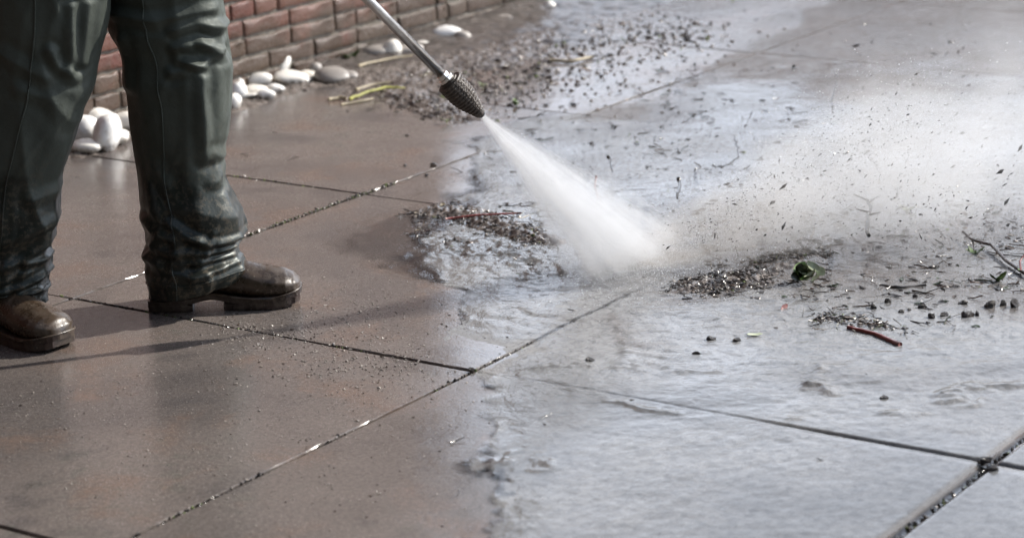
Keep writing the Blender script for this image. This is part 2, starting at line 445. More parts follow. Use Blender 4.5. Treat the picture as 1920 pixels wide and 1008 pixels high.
# where along the wall is the house corner, seen at pixel (865, 62)?
def wall_j(u, v, z=0.0):
    return float((G(u, v, z)[:2] - np.array(ORG)) @ d1)
J_CORNER = wall_j(865, 64); J_END = wall_j(1062, 10); J_START = -11.0  # start run far out of view so the wall blocks sky light
HOUSE_H = 5.4
Lh = J_CORNER - J_START
house = link('brick_house', None); house.matrix_world = wall_frame(J_START)
tag(house, 'tall red brick house wall with wet ledges behind the worker', 'house')
link('mortar', mesh('mortar', *merge([box(0, Lh - .004, .006, .24, -.07, HOUSE_H), box(Lh - .24, Lh - .004, .24, 4.0, -.07, HOUSE_H)]), M['mortar']), house)
vis_lo = wall_j(60, 200) - J_START
solo, rest = [], []
for t, x, z, k, dy, cut in layout(Lh, -.06, HOUSE_H - .05, 5):
    (solo if (z < .50 and x > vis_lo - .25) else rest).append((t, x, z, k, dy, cut))
for t, x, z, k, dy, cut in solo:
    link('brick', VME[t][k], house, (x, dy, z), (rng.gauss(0, .012), rng.gauss(0, .007), rng.gauss(0, .008)), (cut, 1, 1))
parts = []
for t, x, z, k, dy, cut in rest:
    L = (HL if t == 'h' else BL) * cut
    parts.append(box(x, x + L, dy, .09, z, z + BH))
for t, y, z, k, dy, cut in layout(3.7, -.06, HOUSE_H - .05, 9):      # the return of the wall round the corner
    L = HL if t == 'h' else BL
    parts.append(box(Lh - .09, Lh + .006 + dy, .11 + max(y, 0), .11 + max(y, 0) + L, z, z + BH))
tag(link('upper_brickwork', mesh('upper_brickwork', *merge(parts), M['brick']), house), kind='stuff')
link('roof', mesh('roof', *merge([box(-.3, Lh + .3, -.35, 4.3, HOUSE_H + .003, HOUSE_H + .16)]), M['roof']), house)
gut = [(x, -.41, HOUSE_H + .05) for x in np.linspace(-.3, Lh + .3, 6)]
link('gutter', mesh('gutter', *tube(gut, .055, 10), M['white_paint'], smooth=True), house)

gw = link('garden_wall', None); gw.matrix_world = wall_frame(J_CORNER + .012)
tag(gw, 'low muddy brick garden wall running on from the house corner', 'wall')
Lg = J_END - J_CORNER; GH = .34
link('mortar', mesh('mortar', *box(0, Lg, .010, .20, -.07, GH - .012), M['mortar']), gw)
for t, x, z, k, dy, cut in layout(Lg, -.06, GH - .06, 21):
    link('brick', VME[t][k], gw, (max(x, .003), dy + .004, z), None, (cut, 1, 1))
for k in range(int(Lg / .112)):                    # brick-on-edge coping
    link('coping_brick', VME['h'][k % 5], gw, (.004 + k * .112, -.008, GH - .008), None, (1, 2.2, 1.05))

# board fence far across the paving (its reflection is what the wet slabs show)
fence = link('board_fence', None, None, (.2, 14.6, 0)); tag(fence, 'brown board fence with white posts beyond the wet paving', 'fence')
bm_ = mesh('board', *box(-.068, .068, -.011, .011, .05, 1.34), M['wood'])
for k in range(44):
    link('board', bm_, fence, (-.1 + k * .143, rng.uniform(-.004, .004), rng.uniform(-.015, .015)))
pm_ = mesh('post', *merge([box(-.05, .05, -.09, -.012, -.07, 1.36), box(-.062, .062, -.10, .0, 1.36, 1.39)]), M['white_paint'])
for k in range(5):
    link('post', pm_, fence, (-.20 + k * 1.47, 0, 0))
for z in (.3, 1.05):
    link('rail', mesh('rail', *box(-.2, 6.2, .012, .05, z, z + .08), M['wood']), fence)

# unseen leaf screen added behind the camera to block sky light
r_ = np.random.default_rng(5); sky_blocker = link('sky_blocker', None, None, (1.5, -3.2, 0)); tag(sky_blocker, 'unseen dark leafy screen added behind the camera to block sky light', 'sky_blocker')
n_l = 26000; side = r_.random(n_l); hx = r_.uniform(-8, 8, n_l); hz_ = r_.uniform(0, 6.6, n_l); hy = np.where(side < .7, .75 + .14 * fbm(hx * 1.5, hz_ * 1.5) + r_.normal(0, .05, n_l), r_.uniform(-.8, .8, n_l)); hz_ = np.where(side < .7, hz_, 6.6 + .12 * fbm(hx * 2, hy * 2) + r_.normal(0, .05, n_l))
C_ = np.c_[hx, hy, hz_]; A_ = r_.normal(0, 1, (n_l, 3)); A_ /= np.linalg.norm(A_, axis=1)[:, None]; B_ = np.cross(A_, r_.normal(0, 1, (n_l, 3))); B_ /= np.linalg.norm(B_, axis=1)[:, None]
Vh = np.stack([C_ - A_ * .10, C_ - B_ * .05, C_ + A_ * .10, C_ + B_ * .05], 1).reshape(-1, 3)
M['sky_blocker'] = simple('sky_blocker_leaf', (.035, .060, .022), .6, .4, 3)
tag(link('foliage', mesh('foliage', Vh, np.arange(n_l * 4).reshape(-1, 4), M['sky_blocker']), sky_blocker), kind='stuff')
link('core', mesh('core', *box(-7.9, 7.9, -.7, .62, -.07, 6.45), M['dark_leaf']), sky_blocker)

# ------------------------------------------------------------------ soil along the wall
def polydist(X, Y, pts):
    D = np.full(X.shape, 1e9)
    for a, b in zip(pts[:-1], pts[1:]):
        ax, ay = a; bx, by = b; vx, vy = bx - ax, by - ay; L2 = vx * vx + vy * vy
        t = np.clip(((X - ax) * vx + (Y - ay) * vy) / L2, 0, 1)
        D = np.minimum(D, np.hypot(X - ax - t * vx, Y - ay - t * vy))
    return D
us = np.linspace(-1.2, J_END + .4 , 260); vs = np.linspace(.0, .72, 70)
UU, VV = np.meshgrid(us, vs)
base = np.array(ORG)
WX = base[0] + (WALL_I + VV) * d2[0] + UU * d1[0]; WY = base[1] + (WALL_I + VV) * d2[1] + UU * d1[1]
jd = wall_j(690, 110)
along = np.clip((UU - jd + .35) / .5, 0, 1)        # heaped where the stones end
width = .10 + along * .34 + .06 * fbm(UU * 3, UU * 0 + 4.2)
hz = (.012 + along * .028) * (1 - np.clip(VV / width, 0, 1.6)) + fbm(UU * 9, VV * 9) * .006 + fbm(UU * 34, VV * 34) * .004 - .002
hz = np.where(VV < .03, np.maximum(hz, .0), hz)
tag(link('soil', mesh('soil', np.c_[WX.ravel(), WY.ravel(), hz.ravel()], grid_faces(len(us), len(vs)), M['soil'], smooth=True)), kind='structure')

# ------------------------------------------------------------------ flowing water on the paving
gx = np.concatenate([np.linspace(-.62, 1.25, 600), np.linspace(1.26, 3.2, 60)]); gy = np.concatenate([np.linspace(3.1, 5.8, 760), np.linspace(5.81, 9.4, 240)])
X, Y = np.meshgrid(gx, gy)
def gp(*pts): return [tuple(G(u, v)[:2]) for u, v in pts]
# left shore of the sheet, as (y, x) along the ground
shore = sorted([(G(u, v)[1], G(u, v)[0]) for u, v in [(900, 1008), (905, 930), (880, 860), (925, 800), (890, 745), (900, 720), (960, 690), (985, 660), (840, 600), (870, 545), (760, 505), (668, 455), (690, 425), (790, 400), (860, 350), (890, 300), (880, 262), (1000, 215), (1120, 190), (1250, 150), (1350, 100), (1450, 40), (1520, 0)]])
sy, sx = np.array(shore).T
SX = np.interp(Y, sy, sx)
silt_sky_edge = sorted([(G(u, v)[1], G(u, v)[0]) for u, v in [(900, 1008), (905, 930), (878, 860), (925, 800), (890, 745), (872, 690), (850, 620), (872, 550), (815, 520), (800, 460), (850, 410), (882, 350), (868, 300), (885, 262), (930, 235), (1000, 225), (1120, 205), (1250, 180), (1300, 150), (1350, 110), (1450, 60), (1560, 0)]])  # pale silt starts where the sky's reflection starts, so its edge is painted in
ty, tx = np.array(silt_sky_edge).T
SILT_SKY = X - np.interp(Y, ty, tx) + fbm(X * 7, Y * 7) * .034 + fbm(X * 24, Y * 15, None, 5) * .014 + vnoise(X * 9, Y * 4) * .02
inside = X - SX + fbm(X * 7, Y * 7) * .035 + fbm(X * 30, Y * 30) * .010
imp = G(1190, 512)[:2]; RI = np.hypot(X - imp[0], (Y - imp[1]))
film = np.clip(inside / .10, -1, 1) * .0030 + .0016
rip = fbm(X * 13 + .8 * fbm(X * 5, Y * 5), Y * 16, None, 3) * .0010 + fbm(X * 48, Y * 60, None, 3) * .00050
fl = np.arctan2(Y - imp[1], X - imp[0]); wave = np.sin(RI * 95 + 3.5 * fbm(X * 6, Y * 6, None, 3) + 2 * np.sin(fl * 5)) * np.exp(-((RI - .45) / .35) ** 2) * np.clip(.2 + fbm(X * 4 + 2, Y * 4), 0, 1)
rip = rip + wave * .0009
amp = np.clip(inside / .12, 0, 1) * (.75 + 1.3 * np.exp(-(RI / .55) ** 2))
Z = film + rip * amp * np.clip(1 - .6 * (4.25 - Y) / .5, .4, 1)
heapd = polydist(X, Y, gp((860, 470), (960, 480), (1040, 510)))
Z += np.exp(-(heapd / .09) ** 2) * (.0035 + vnoise(X * 55, Y * 26) * .0042 + fbm(X * 90, Y * 60, None, 3) * .0018)
for pts, a, wd in [
    (gp((885, 748), (925, 712), (985, 697), (1100, 688), (1230, 692), (1330, 712)), .0050, .016),
    (gp((960, 708), (1080, 735), (1200, 765), (1330, 790)), .0030, .012),
    (gp((1520, 726), (1548, 694)), .0045, .010), (gp((1548, 694), (1750, 655), (1920, 640)), .0020, .02),
    (gp((1530, 730), (1640, 757), (1720, 758), (1920, 716)), .0055, .016),
    (gp((1480, 790), (1600, 785), (1760, 772), (1920, 742)), .0030, .012),
    (gp((950, 870), (985, 845), (1030, 862), (1035, 885), (985, 905)), .0030, .010),
    (gp((905, 950), (930, 880), (905, 830), (925, 790)), .0015, .012),
    (gp((1165, 610), (1175, 650), (1150, 690)), .0035, .010),
    
    (gp((668, 455), (700, 500), (790, 520), (860, 545)), .0020, .012)]:
    d = polydist(X + .012 * fbm(X * 18, Y * 18), Y + .02 * fbm(X * 18 + 5, Y * 18), pts); Z += .9 * a * np.exp(-(d / (1.3 * wd)) ** 2) * np.clip(.5 + 1.3 * fbm(X * 9, Y * 12), 0, 1.3)
d = polydist(X, Y, gp((1545, 700), (1700, 715), (1920, 680))); Z += .003 * np.exp(-(d / .05) ** 2)
sstep = lambda t: np.clip(t, 0, 1) ** 2 * (3 - 2 * np.clip(t, 0, 1))
rim = np.exp(-((SILT_SKY - .012) / .012) ** 2) * np.clip(.35 + 1.1 * fbm(X * 8 + 3, Y * 8), 0, 1); Z = Z + .0016 * rim * np.clip(.5 + fbm(X * 25, Y * 25), 0, 1.4)
turb = sstep((SILT_SKY + .006 + .010 * np.clip(fbm(X * 5 + 7, Y * 5), -1, 1)) / (.014 + .045 * np.clip(.3 + fbm(X * 4, Y * 4 + 11), 0, 1))) * np.clip(.84 + .12 * fbm(X * 3.2 + .5 * fbm(X * 6, Y * 6), Y * 4.5, None, 5), .12, 1)
calm = sstep((4.35 - Y + .12 * fbm(X * 2, Y * 2)) / .40)           # the near corner only carries a thin clear film
turb = turb * (1 - .22 * calm * (1 - rim)) * (1 - .12 * sstep((Y - 4.9) / 1.4)) * (1 - .35 * sstep((Y - 6.8 + .4 * fbm(X * 3, Y * 3)) / .5)) * (1 - .55 * np.exp(-(heapd / .10) ** 2))
Ig = (X - ORG[0]) * d2[0] + (Y - ORG[1]) * d2[1]; Jg = (X - ORG[0]) * d1[0] + (Y - ORG[1]) * d1[1]
fade = (.45 + .4 * sstep((Ig - 1.5) / .3)) * sstep((Ig - 1.05) / .1)
slot = np.maximum(np.exp(-(Jg / .0048) ** 4) * fade * (Ig < 2.05), np.exp(-((Ig - 2.006) / .013) ** 4))
thin = np.exp(-((Ig - 1) / .0055) ** 4) * sstep((4.85 - Y) / .2) * (Y > 4.2) * .85
slot = np.maximum(slot, np.exp(-(Jg / .007) ** 4) * (Ig > 1.98))
Z = Z - slot * sstep((np.where(np.abs(Ig - 2.006) < .03, 1, fade) - .25) / .6) * .009; turb = np.clip(turb * (1 - slot) * (1 - thin), 0, .95); film_a = sstep((inside + .02 + .02 * np.clip(fbm(X * 22, Y * 16), -1, 1)) / .04) * (1 - .88 * sstep((Y - 6.35 + .5 * fbm(X * 3, Y * 3)) / .6)) * (1 - .5 * sstep(-SILT_SKY / .05))
keep = (Z > -.0165) & (inside > -.12)
N = len(gx); ids = -np.ones(X.size, int); kf = keep.ravel()
F = []
kk = keep[:-1, :-1] & keep[1:, :-1] & keep[:-1, 1:] & keep[1:, 1:]
jj, ii = np.nonzero(kk); a = jj * N + ii
quads = np.c_[a, a + 1, a + N + 1, a + N]
used = np.unique(quads); ids[used] = np.arange(len(used)); quads = ids[quads]
VV3 = np.c_[X.ravel(), Y.ravel(), Z.ravel()][used]
me = bpy.data.meshes.new('water'); me.vertices.add(len(used)); me.vertices.foreach_set('co', VV3.ravel())
me.loops.add(quads.size); me.loops.foreach_set('vertex_index', quads.ravel().astype(np.int32))
me.polygons.add(len(quads)); me.polygons.foreach_set('loop_start', np.arange(0, quads.size, 4, dtype=np.int32))
me.polygons.foreach_set('use_smooth', np.ones(len(quads), bool)); me.materials.append(M['water']); me.update(calc_edges=True)
at = me.attributes.new('film', 'FLOAT', 'POINT'); at.data.foreach_set('value', film_a.ravel()[used].astype(np.float32))
hl = [gp((1275, 545), (1430, 515), (1560, 478)), gp((1480, 505), (1700, 520), (1900, 550)), gp((1520, 470), (1700, 450), (1900, 430)), gp((1160, 600), (1175, 660))]
muddy = sum(.75 * np.exp(-(polydist(X + .05 * fbm(X * 6, Y * 6), Y + .09 * fbm(X * 6 + 9, Y * 6), hp_) / w_) ** 2) for hp_, w_ in zip(hl, (.07, .16, .20, .03)))
muddy = np.clip(muddy + .95 * sstep((Y - 6.1 + .5 * fbm(X * 3 + 4, Y * 3)) / .7) + .5 * np.exp(-(polydist(X, Y, gp((1545, 712), (1700, 722), (1920, 690))) / .07) ** 2) * .5, 0, 1)
rpl = np.clip(1 - .68 * sstep((4.30 - Y + .25 * fbm(X * 2.5, Y * 2.5)) / .5), 0, 1)
at = me.attributes.new('ripple', 'FLOAT', 'POINT'); at.data.foreach_set('value', rpl.ravel()[used].astype(np.float32))
at = me.attributes.new('muddy', 'FLOAT', 'POINT'); at.data.foreach_set('value', muddy.ravel()[used].astype(np.float32))
at = me.attributes.new('turbid', 'FLOAT', 'POINT'); at.data.foreach_set('value', turb.ravel()[used].astype(np.float32))
tag(link('water', me), kind='structure')

# ------------------------------------------------------------------ the worker
def sec_at(tab, y):
    t = np.array(tab, float); return np.interp(y, t[:, 0], t[:, 1]), np.interp(y, t[:, 0], t[:, 2])
def leg_tube(tab, Y0, top, ridges, seed, nz=210, nt=150, hem=None):
    ys = [t[0] for t in tab]; V = []; rows = []
    zs_px = np.linspace(ys[0], ys[-1], nz)
    for y in zs_px:
        l, r = sec_at(tab, y); a = PY(l, y, Y0); b = PY(r, y, Y0)
        rows.append(((a[0] + b[0]) / 2, (a[2] + b[2]) / 2, (b[0] - a[0]) / 2))
    rows = np.array(rows)
    for k in range(3): rows[:, k] = np.convolve(np.pad(rows[:, k], 3, 'edge'), np.ones(7) / 7, 'valid')
    th = np.linspace(0, 2 * math.pi, nt, endpoint=False)
    TH, CX = np.meshgrid(th, rows[:, 0]); _, CZ = np.meshgrid(th, rows[:, 1]); _, A = np.meshgrid(th, rows[:, 2])
    e = 2.25
    cs, sn = np.cos(TH), np.sin(TH)
    rr = (np.abs(cs) ** e + np.abs(sn * 1.03) ** e) ** (-1 / e)
    rg = lambda q: (1 - np.minimum(1, np.abs(q) * 1.5))
    disp = vnoise(cs * 1.4 + seed, sn * 1.4, CZ * 3.5) * .0060
    disp += rg(vnoise(cs * 1.3 + seed, sn * 1.3, CZ * 6 + cs * 1.6)) * .0050 + rg(vnoise(cs * 2.4 + 5, sn * 2.4 + seed, CZ * 11 - cs * 2.0)) * .0026 + rg(vnoise(cs * 1.3, sn * 1.3 + seed, CZ * 17 - cs * 2.6)) * np.clip((.25 - CZ) / .13, .06, 1) * .0070
    _, YPX = np.meshgrid(th, zs_px)
    XPX = np.interp(CZ.ravel(), rows[::-1, 1], np.arange(nz)[::-1]).reshape(CZ.shape) * 0
    lx, rx = sec_at(tab, YPX); cxp, ap = (lx + rx) / 2, (rx - lx) / 2
    front = np.sin(TH) < .25
    PXX = cxp + ap * rr * cs
    for pts, amp, wd in ridges:
        d = polydist(PXX, YPX, pts)
        disp += np.where(front, 1, 0) * amp * (1.15 * np.exp(-np.sqrt((d / wd) ** 2 + .04) * 1.25) - .50 * np.exp(-((d - 1.9 * wd) / (.9 * wd)) ** 2))
    rad = A * rr + disp
    Xv = CX + rad * cs; Yv = Y0 + rad * sn * .98; Zv = CZ
    if hem is not None:                            # slanted hem
        t = np.linspace(0, 1, nz)[:, None]; Zv = Zv + hem * np.clip((t - .72) / .28, 0, 1) ** 1.5 * (.5 + .5 * cs)
    V = np.c_[Xv.ravel(), Yv.ravel(), Zv.ravel()]; F = grid_faces(nt, nz, True)
    # turned-in hem
    b0 = (nz - 1) * nt; last = V[b0:]; cen = last.mean(0)
    inn = cen + (last - cen) * np.array([.90, .90, 1]); inn2 = inn + np.array([0, 0, .03])
    V = np.vstack([V, inn, inn2]); F += [(b0 + k, b0 + (k + 1) % nt, b0 + nt + (k + 1) % nt, b0 + nt + k) for k in range(nt)]
    F += [(b0 + nt + k, b0 + nt + (k + 1) % nt, b0 + 2 * nt + (k + 1) % nt, b0 + 2 * nt + k) for k in range(nt)]
    # up to the crotch
    r0 = V[:nt]; c0 = r0.mean(0); prev = 0
    for q, (tc, sx_, sy_) in enumerate(top):
        tc = np.array(tc); nr = tc + (r0 - c0) * np.array([sx_, sy_, 0]); k0 = len(V); V = np.vstack([V, nr])
        F += [(k0 + k, k0 + (k + 1) % nt, prev + (k + 1) % nt, prev + k) for k in range(nt)]; prev = k0
    return V, F

YR, YL = 4.725, 4.590
RT = [(-60, 200, 425), (0, 204, 418), (30, 206, 424), (60, 212, 427), (90, 230, 430), (110, 235, 432), (150, 235, 432), (180, 246, 432), (220, 250, 430), (260, 254, 424),
      (300, 258, 413), (325, 261, 415), (350, 263, 424), (375, 265, 438), (400, 267, 447), (430, 273, 457), (445, 276, 456), (456, 274, 444), (466, 271, 447), (478, 275, 438), (490, 278, 437), (502, 277, 450), (520, 281, 456), (535, 284, 452), (552, 288, 444)]
LT = [(-60, -30, 208), (0, -28, 204), (40, -26, 200), (80, -26, 190), (130, -27, 178), (170, -29, 170), (220, -40, 152), (260, -48, 140), (300, -55, 126), (330, -60, 116), (375, -64, 113), (400, -66, 113),
      (430, -66, 107), (450, -64, 95), (465, -58, 90), (480, -58, 93), (500, -58, 92), (520, -58, 88), (545, -58, 86), (572, -60, 84)]
ridR = [([(335, 40), (380, 30), (425, 48)], .0075, 8), ([(340, 75), (375, 66), (420, 84)], .008, 8), ([(345, 95), (385, 108), (412, 92)], .008, 8), ([(385, 64), (420, 100)], .006, 7),
        ([(335, 118), (372, 112), (386, 128), (388, 285)], .0075, 9), ([(360, 100), (395, 114)], .006, 6), ([(220, 10), (300, 22), (400, 8)], .007, 10), ([(240, 60), (252, 110), (250, 150)], .006, 9),
        ([(405, 280), (420, 300), (405, 330)], .006, 10), ([(330, 400), (400, 445), (452, 448)], .0085, 8), ([(395, 464), (445, 466)], .0075, 5), ([(290, 440), (330, 455), (395, 460)], .006, 9),
        ([(330, 478), (400, 480), (435, 486)], .0055, 6), ([(375, 505), (430, 500), (452, 496)], .006, 6), ([(280, 470), (330, 490), (395, 515)], .005, 8), ([(275, 400), (300, 425), (380, 430)], .005, 9), ([(300, 300), (350, 370), (440, 400)], .004, 12)]
ridL = [([(150, 0), (150, 60), (145, 120)], .007, 8), ([(180, 0), (172, 60), (165, 110)], .006, 7), ([(112, 78), (125, 110), (150, 135)], .008, 9), ([(20, 80), (100, 130)], .005, 12), ([(60, 150), (110, 170), (140, 220)], .004, 12),
        ([(0, 490), (60, 470), (108, 440)], .008, 8), ([(60, 482), (95, 478)], .007, 6), ([(0, 535), (60, 522), (90, 510)], .0075, 6), ([(40, 545), (75, 536), (86, 545)], .007, 5), ([(0, 440), (60, 425), (110, 405)], .004, 10), ([(70, 360), (112, 350)], .004, 10)]
HIP = np.array([-.86, 4.70, .93])
# continuous body: one skinned skeleton
def skinned(name, verts, edges, mat, levels=2, root=0):
    me = bpy.data.meshes.new(name); me.from_pydata([v[:3] for v in verts], edges, []); me.materials.append(mat)
    o = link(name, me); sk = o.modifiers.new('skin', 'SKIN')
    sl = me.skin_vertices[0] if me.skin_vertices else None
    if sl is None:
        bm = bmesh.new(); bm.from_mesh(me); bm.verts.layers.skin.verify(); bm.to_mesh(me); bm.free(); sl = me.skin_vertices[0]
    for k, v in enumerate(verts):
        rx = v[3]; ry = v[4] if len(v) > 4 else rx
        sl.data[k].radius = (rx, ry); sl.data[k].use_root = (k == root)
    sub = o.modifiers.new('sub', 'SUBSURF'); sub.levels = levels; sub.render_levels = levels
    dg = bpy.context.evaluated_depsgraph_get(); ev = o.evaluated_get(dg); m2 = bpy.data.meshes.new_from_object(ev)
    o.modifiers.clear(); o.data = m2; m2.name = name
    m2.polygons.foreach_set('use_smooth', [True] * len(m2.polygons)); m2.materials.clear(); m2.materials.append(mat)
    return o
# lance line
TIP = np.array([-.052, 4.70, .385])
REAR = PY(830, 140, 4.685)
UPD = PY(690, 0, 4.640)
ldir = (UPD - TIP) / np.linalg.norm(UPD - TIP)
gripF = TIP + ldir * .80; gripR = TIP + ldir * 1.18
chest = np.array([-.80, 4.70, 1.30]); neck = np.array([-.76, 4.70, 1.52])
shR = neck + np.array([.02, -.20, -.09]); shL = neck + np.array([-.01, .20, -.09])
elR = shR + np.array([-.08, -.10, -.27]); elL = shL + np.array([.16, .03, -.25])
wrR = gripR + np.array([-.03, -.06, .03]); wrL = gripF + np.array([-.045, .06, .03])
body_v = [(*HIP, .15, .12), (*(HIP + [.01, 0, .14]), .135, .10), (*chest, .16, .11), (*(neck - [0, 0, .06]), .09, .08), (*neck, .055), (*(neck + [.03, 0, .07]), .055),
          (*(neck + [.05, 0, .14]), .085, .075), (*(neck + [.05, 0, .23]), .088, .08), (*(neck + [.045, 0, .29]), .05),
          (*shR, .065), (*elR, .045), (*wrR, .029), (*shL, .065), (*elL, .045), (*wrL, .029),
          (-.775, 4.705, .84, .085), (-.672, YR, .52, .05), (-.645, YR, .30, .045), (-.625, YR, .12, .035), (-.915, 4.69, .84, .085), (-.90, YL, .52, .05), (-.96, YL, .30, .045), (-1.00, YL, .12, .035)]
body_e = [(0, 1), (1, 2), (2, 3), (3, 4), (4, 5), (5, 6), (6, 7), (7, 8), (3, 9), (9, 10), (10, 11), (3, 12), (12, 13), (13, 14), (0, 15), (15, 16), (16, 17), (17, 18), (0, 19), (19, 20), (20, 21), (21, 22)]
person = skinned('person', body_v, body_e, M['skin'], 2)
tag(person, 'worker in wet dark green waterproof trousers and brown rubber boots holding the lance', 'person')
tr_top_R = [((-.74, 4.71, .72), 1.08, 1.05), ((-.775, 4.705, .84), 1.12, 1.15), ((-.82, 4.70, .95), 1.45, 1.25), ((-.83, 4.70, 1.08), 1.40, 1.2)]
tr_top_L = [((-.94, 4.67, .72), .90, 1.0), ((-.915, 4.69, .84), .98, 1.1), ((-.86, 4.70, .955), 1.25, 1.18), ((-.85, 4.70, 1.082), 1.2, 1.15)]
RV, RF = leg_tube(RT, YR, tr_top_R, ridR, 3.1, hem=.030)
LV, LF = leg_tube(LT, YL, tr_top_L, ridL, 8.4, hem=.006)
trousers = link('trousers', mesh('trousers', *merge([(RV, RF), (LV, LF)]), M['fabric'], smooth=True), person)
for Vq, ks in ((RV, (106, 46)), (LV, (112, 52))):      # welded side seams and the turned hem
    for k_ in ks:
        col_ = Vq[:210 * 150].reshape(210, 150, 3)[:, k_]; cc = Vq[:210 * 150].reshape(210, 150, 3).mean(1); n_ = (col_ - cc) * [1, 1, 0]; n_ /= np.linalg.norm(n_, axis=1)[:, None]
        link('seam', mesh('seam', *tube([tuple(q_) for q_ in (col_ + n_ * .0006)[::2]], .0019, 6), M['fabric'], smooth=True), trousers)
    ring_ = Vq[:210 * 150].reshape(210, 150, 3)[198]; cc = ring_.mean(0); ring_ = cc + (ring_ - cc) * 1.006; ring_ = np.vstack([ring_[::2], ring_[:1]])
    link('hem', mesh('hem', *tube([tuple(q_) for q_ in ring_], .0016, 6), M['fabric'], smooth=True), trousers)
jk_v = [(-.84, 4.70, 1.02, .19, .15), (-.83, 4.70, 1.15, .175, .14), (*chest, .19, .14), (*(neck - [0, 0, .05]), .11, .10), (*(neck + [0, 0, .03]), .075),
        (*shR, .085), (*elR, .066), (*(wrR + (elR - wrR) * .12), .046), (*shL, .085), (*elL, .066), (*(wrL + (elL - wrL) * .12), .046)]
jk = skinned('jacket', jk_v, [(0, 1), (1, 2), (2, 3), (3, 4), (3, 5), (5, 6), (6, 7), (3, 8), (8, 9), (9, 10)], M['jacket'], 2); jk.parent = person
hd = neck + np.array([.05, 0, .19])
hv, hf = [], []
for j in range(9):
    for k in range(20):
        ph = j / 8 * 1.75; t = 2 * math.pi * k / 20
        hv.append((hd[0] - .012 + .104 * math.sin(ph) * math.cos(t) * (1 if math.cos(t) < .3 else .86), hd[1] + .096 * math.sin(ph) * math.sin(t), hd[2] + .02 + .125 * math.cos(ph) + (.03 if math.cos(t) > .3 and j > 5 else 0)))
link('hair', mesh('hair', hv, grid_faces(20, 9, True), M['hair'], smooth=True), person)
fv = [tube([hd + [.085, 0, .02], hd + [.112, 0, -.02], hd + [.09, 0, -.03]], [.010, .014, .009], 8)]
for s in (-1, 1): fv.append(tube([hd + [-.0, s * .080, .02], hd + [-.012, s * .094, .0], hd + [.0, s * .080, -.035]], [.012, .016, .008], 8))
for nm, q_ in zip(('nose', 'ear', 'ear'), fv): link(nm, mesh(nm, *q_, M['skin'], smooth=True), person)
def glove(wr, grip, side):
    # palm against the bar, four fingers and a thumb wrapped round it
    ax = Vector(ldir); g = Vector(grip); wv = Vector(wr); n_ = (wv - g); n_ = (n_ - ax * n_.dot(ax)).normalized(); t_ = ax.cross(n_)
    vs = [(*wv, .030, .024), (*(g + n_ * .040), .034, .020)]; es = [(0, 1)]
    for f in range(4):
        o_ = ax * (.031 - f * .021); Lf = (.95, 1.05, 1.0, .82)[f]; prev = 1
        for q, ang in enumerate((35, 85, 135, 185)):
            rr_ = .029; p_ = g + o_ + n_ * rr_ * math.cos(R(ang * Lf)) + t_ * side * rr_ * math.sin(R(ang * Lf))
            vs.append((*p_, .0095 - q * .0008)); es.append((prev, len(vs) - 1)); prev = len(vs) - 1
    prev = 1
    for q, ang in enumerate((-30, -75, -120)):
        p_ = g + ax * (.045 - .008 * q) + n_ * .028 * math.cos(R(ang)) + t_ * side * .028 * math.sin(R(ang))
        vs.append((*p_, .0105 - q * .001)); es.append((prev, len(vs) - 1)); prev = len(vs) - 1
    o = skinned('glove', vs, es, M['glove'], 1); o.parent = person
glove(wrR, gripR, 1); glove(wrL, gripF, -1)

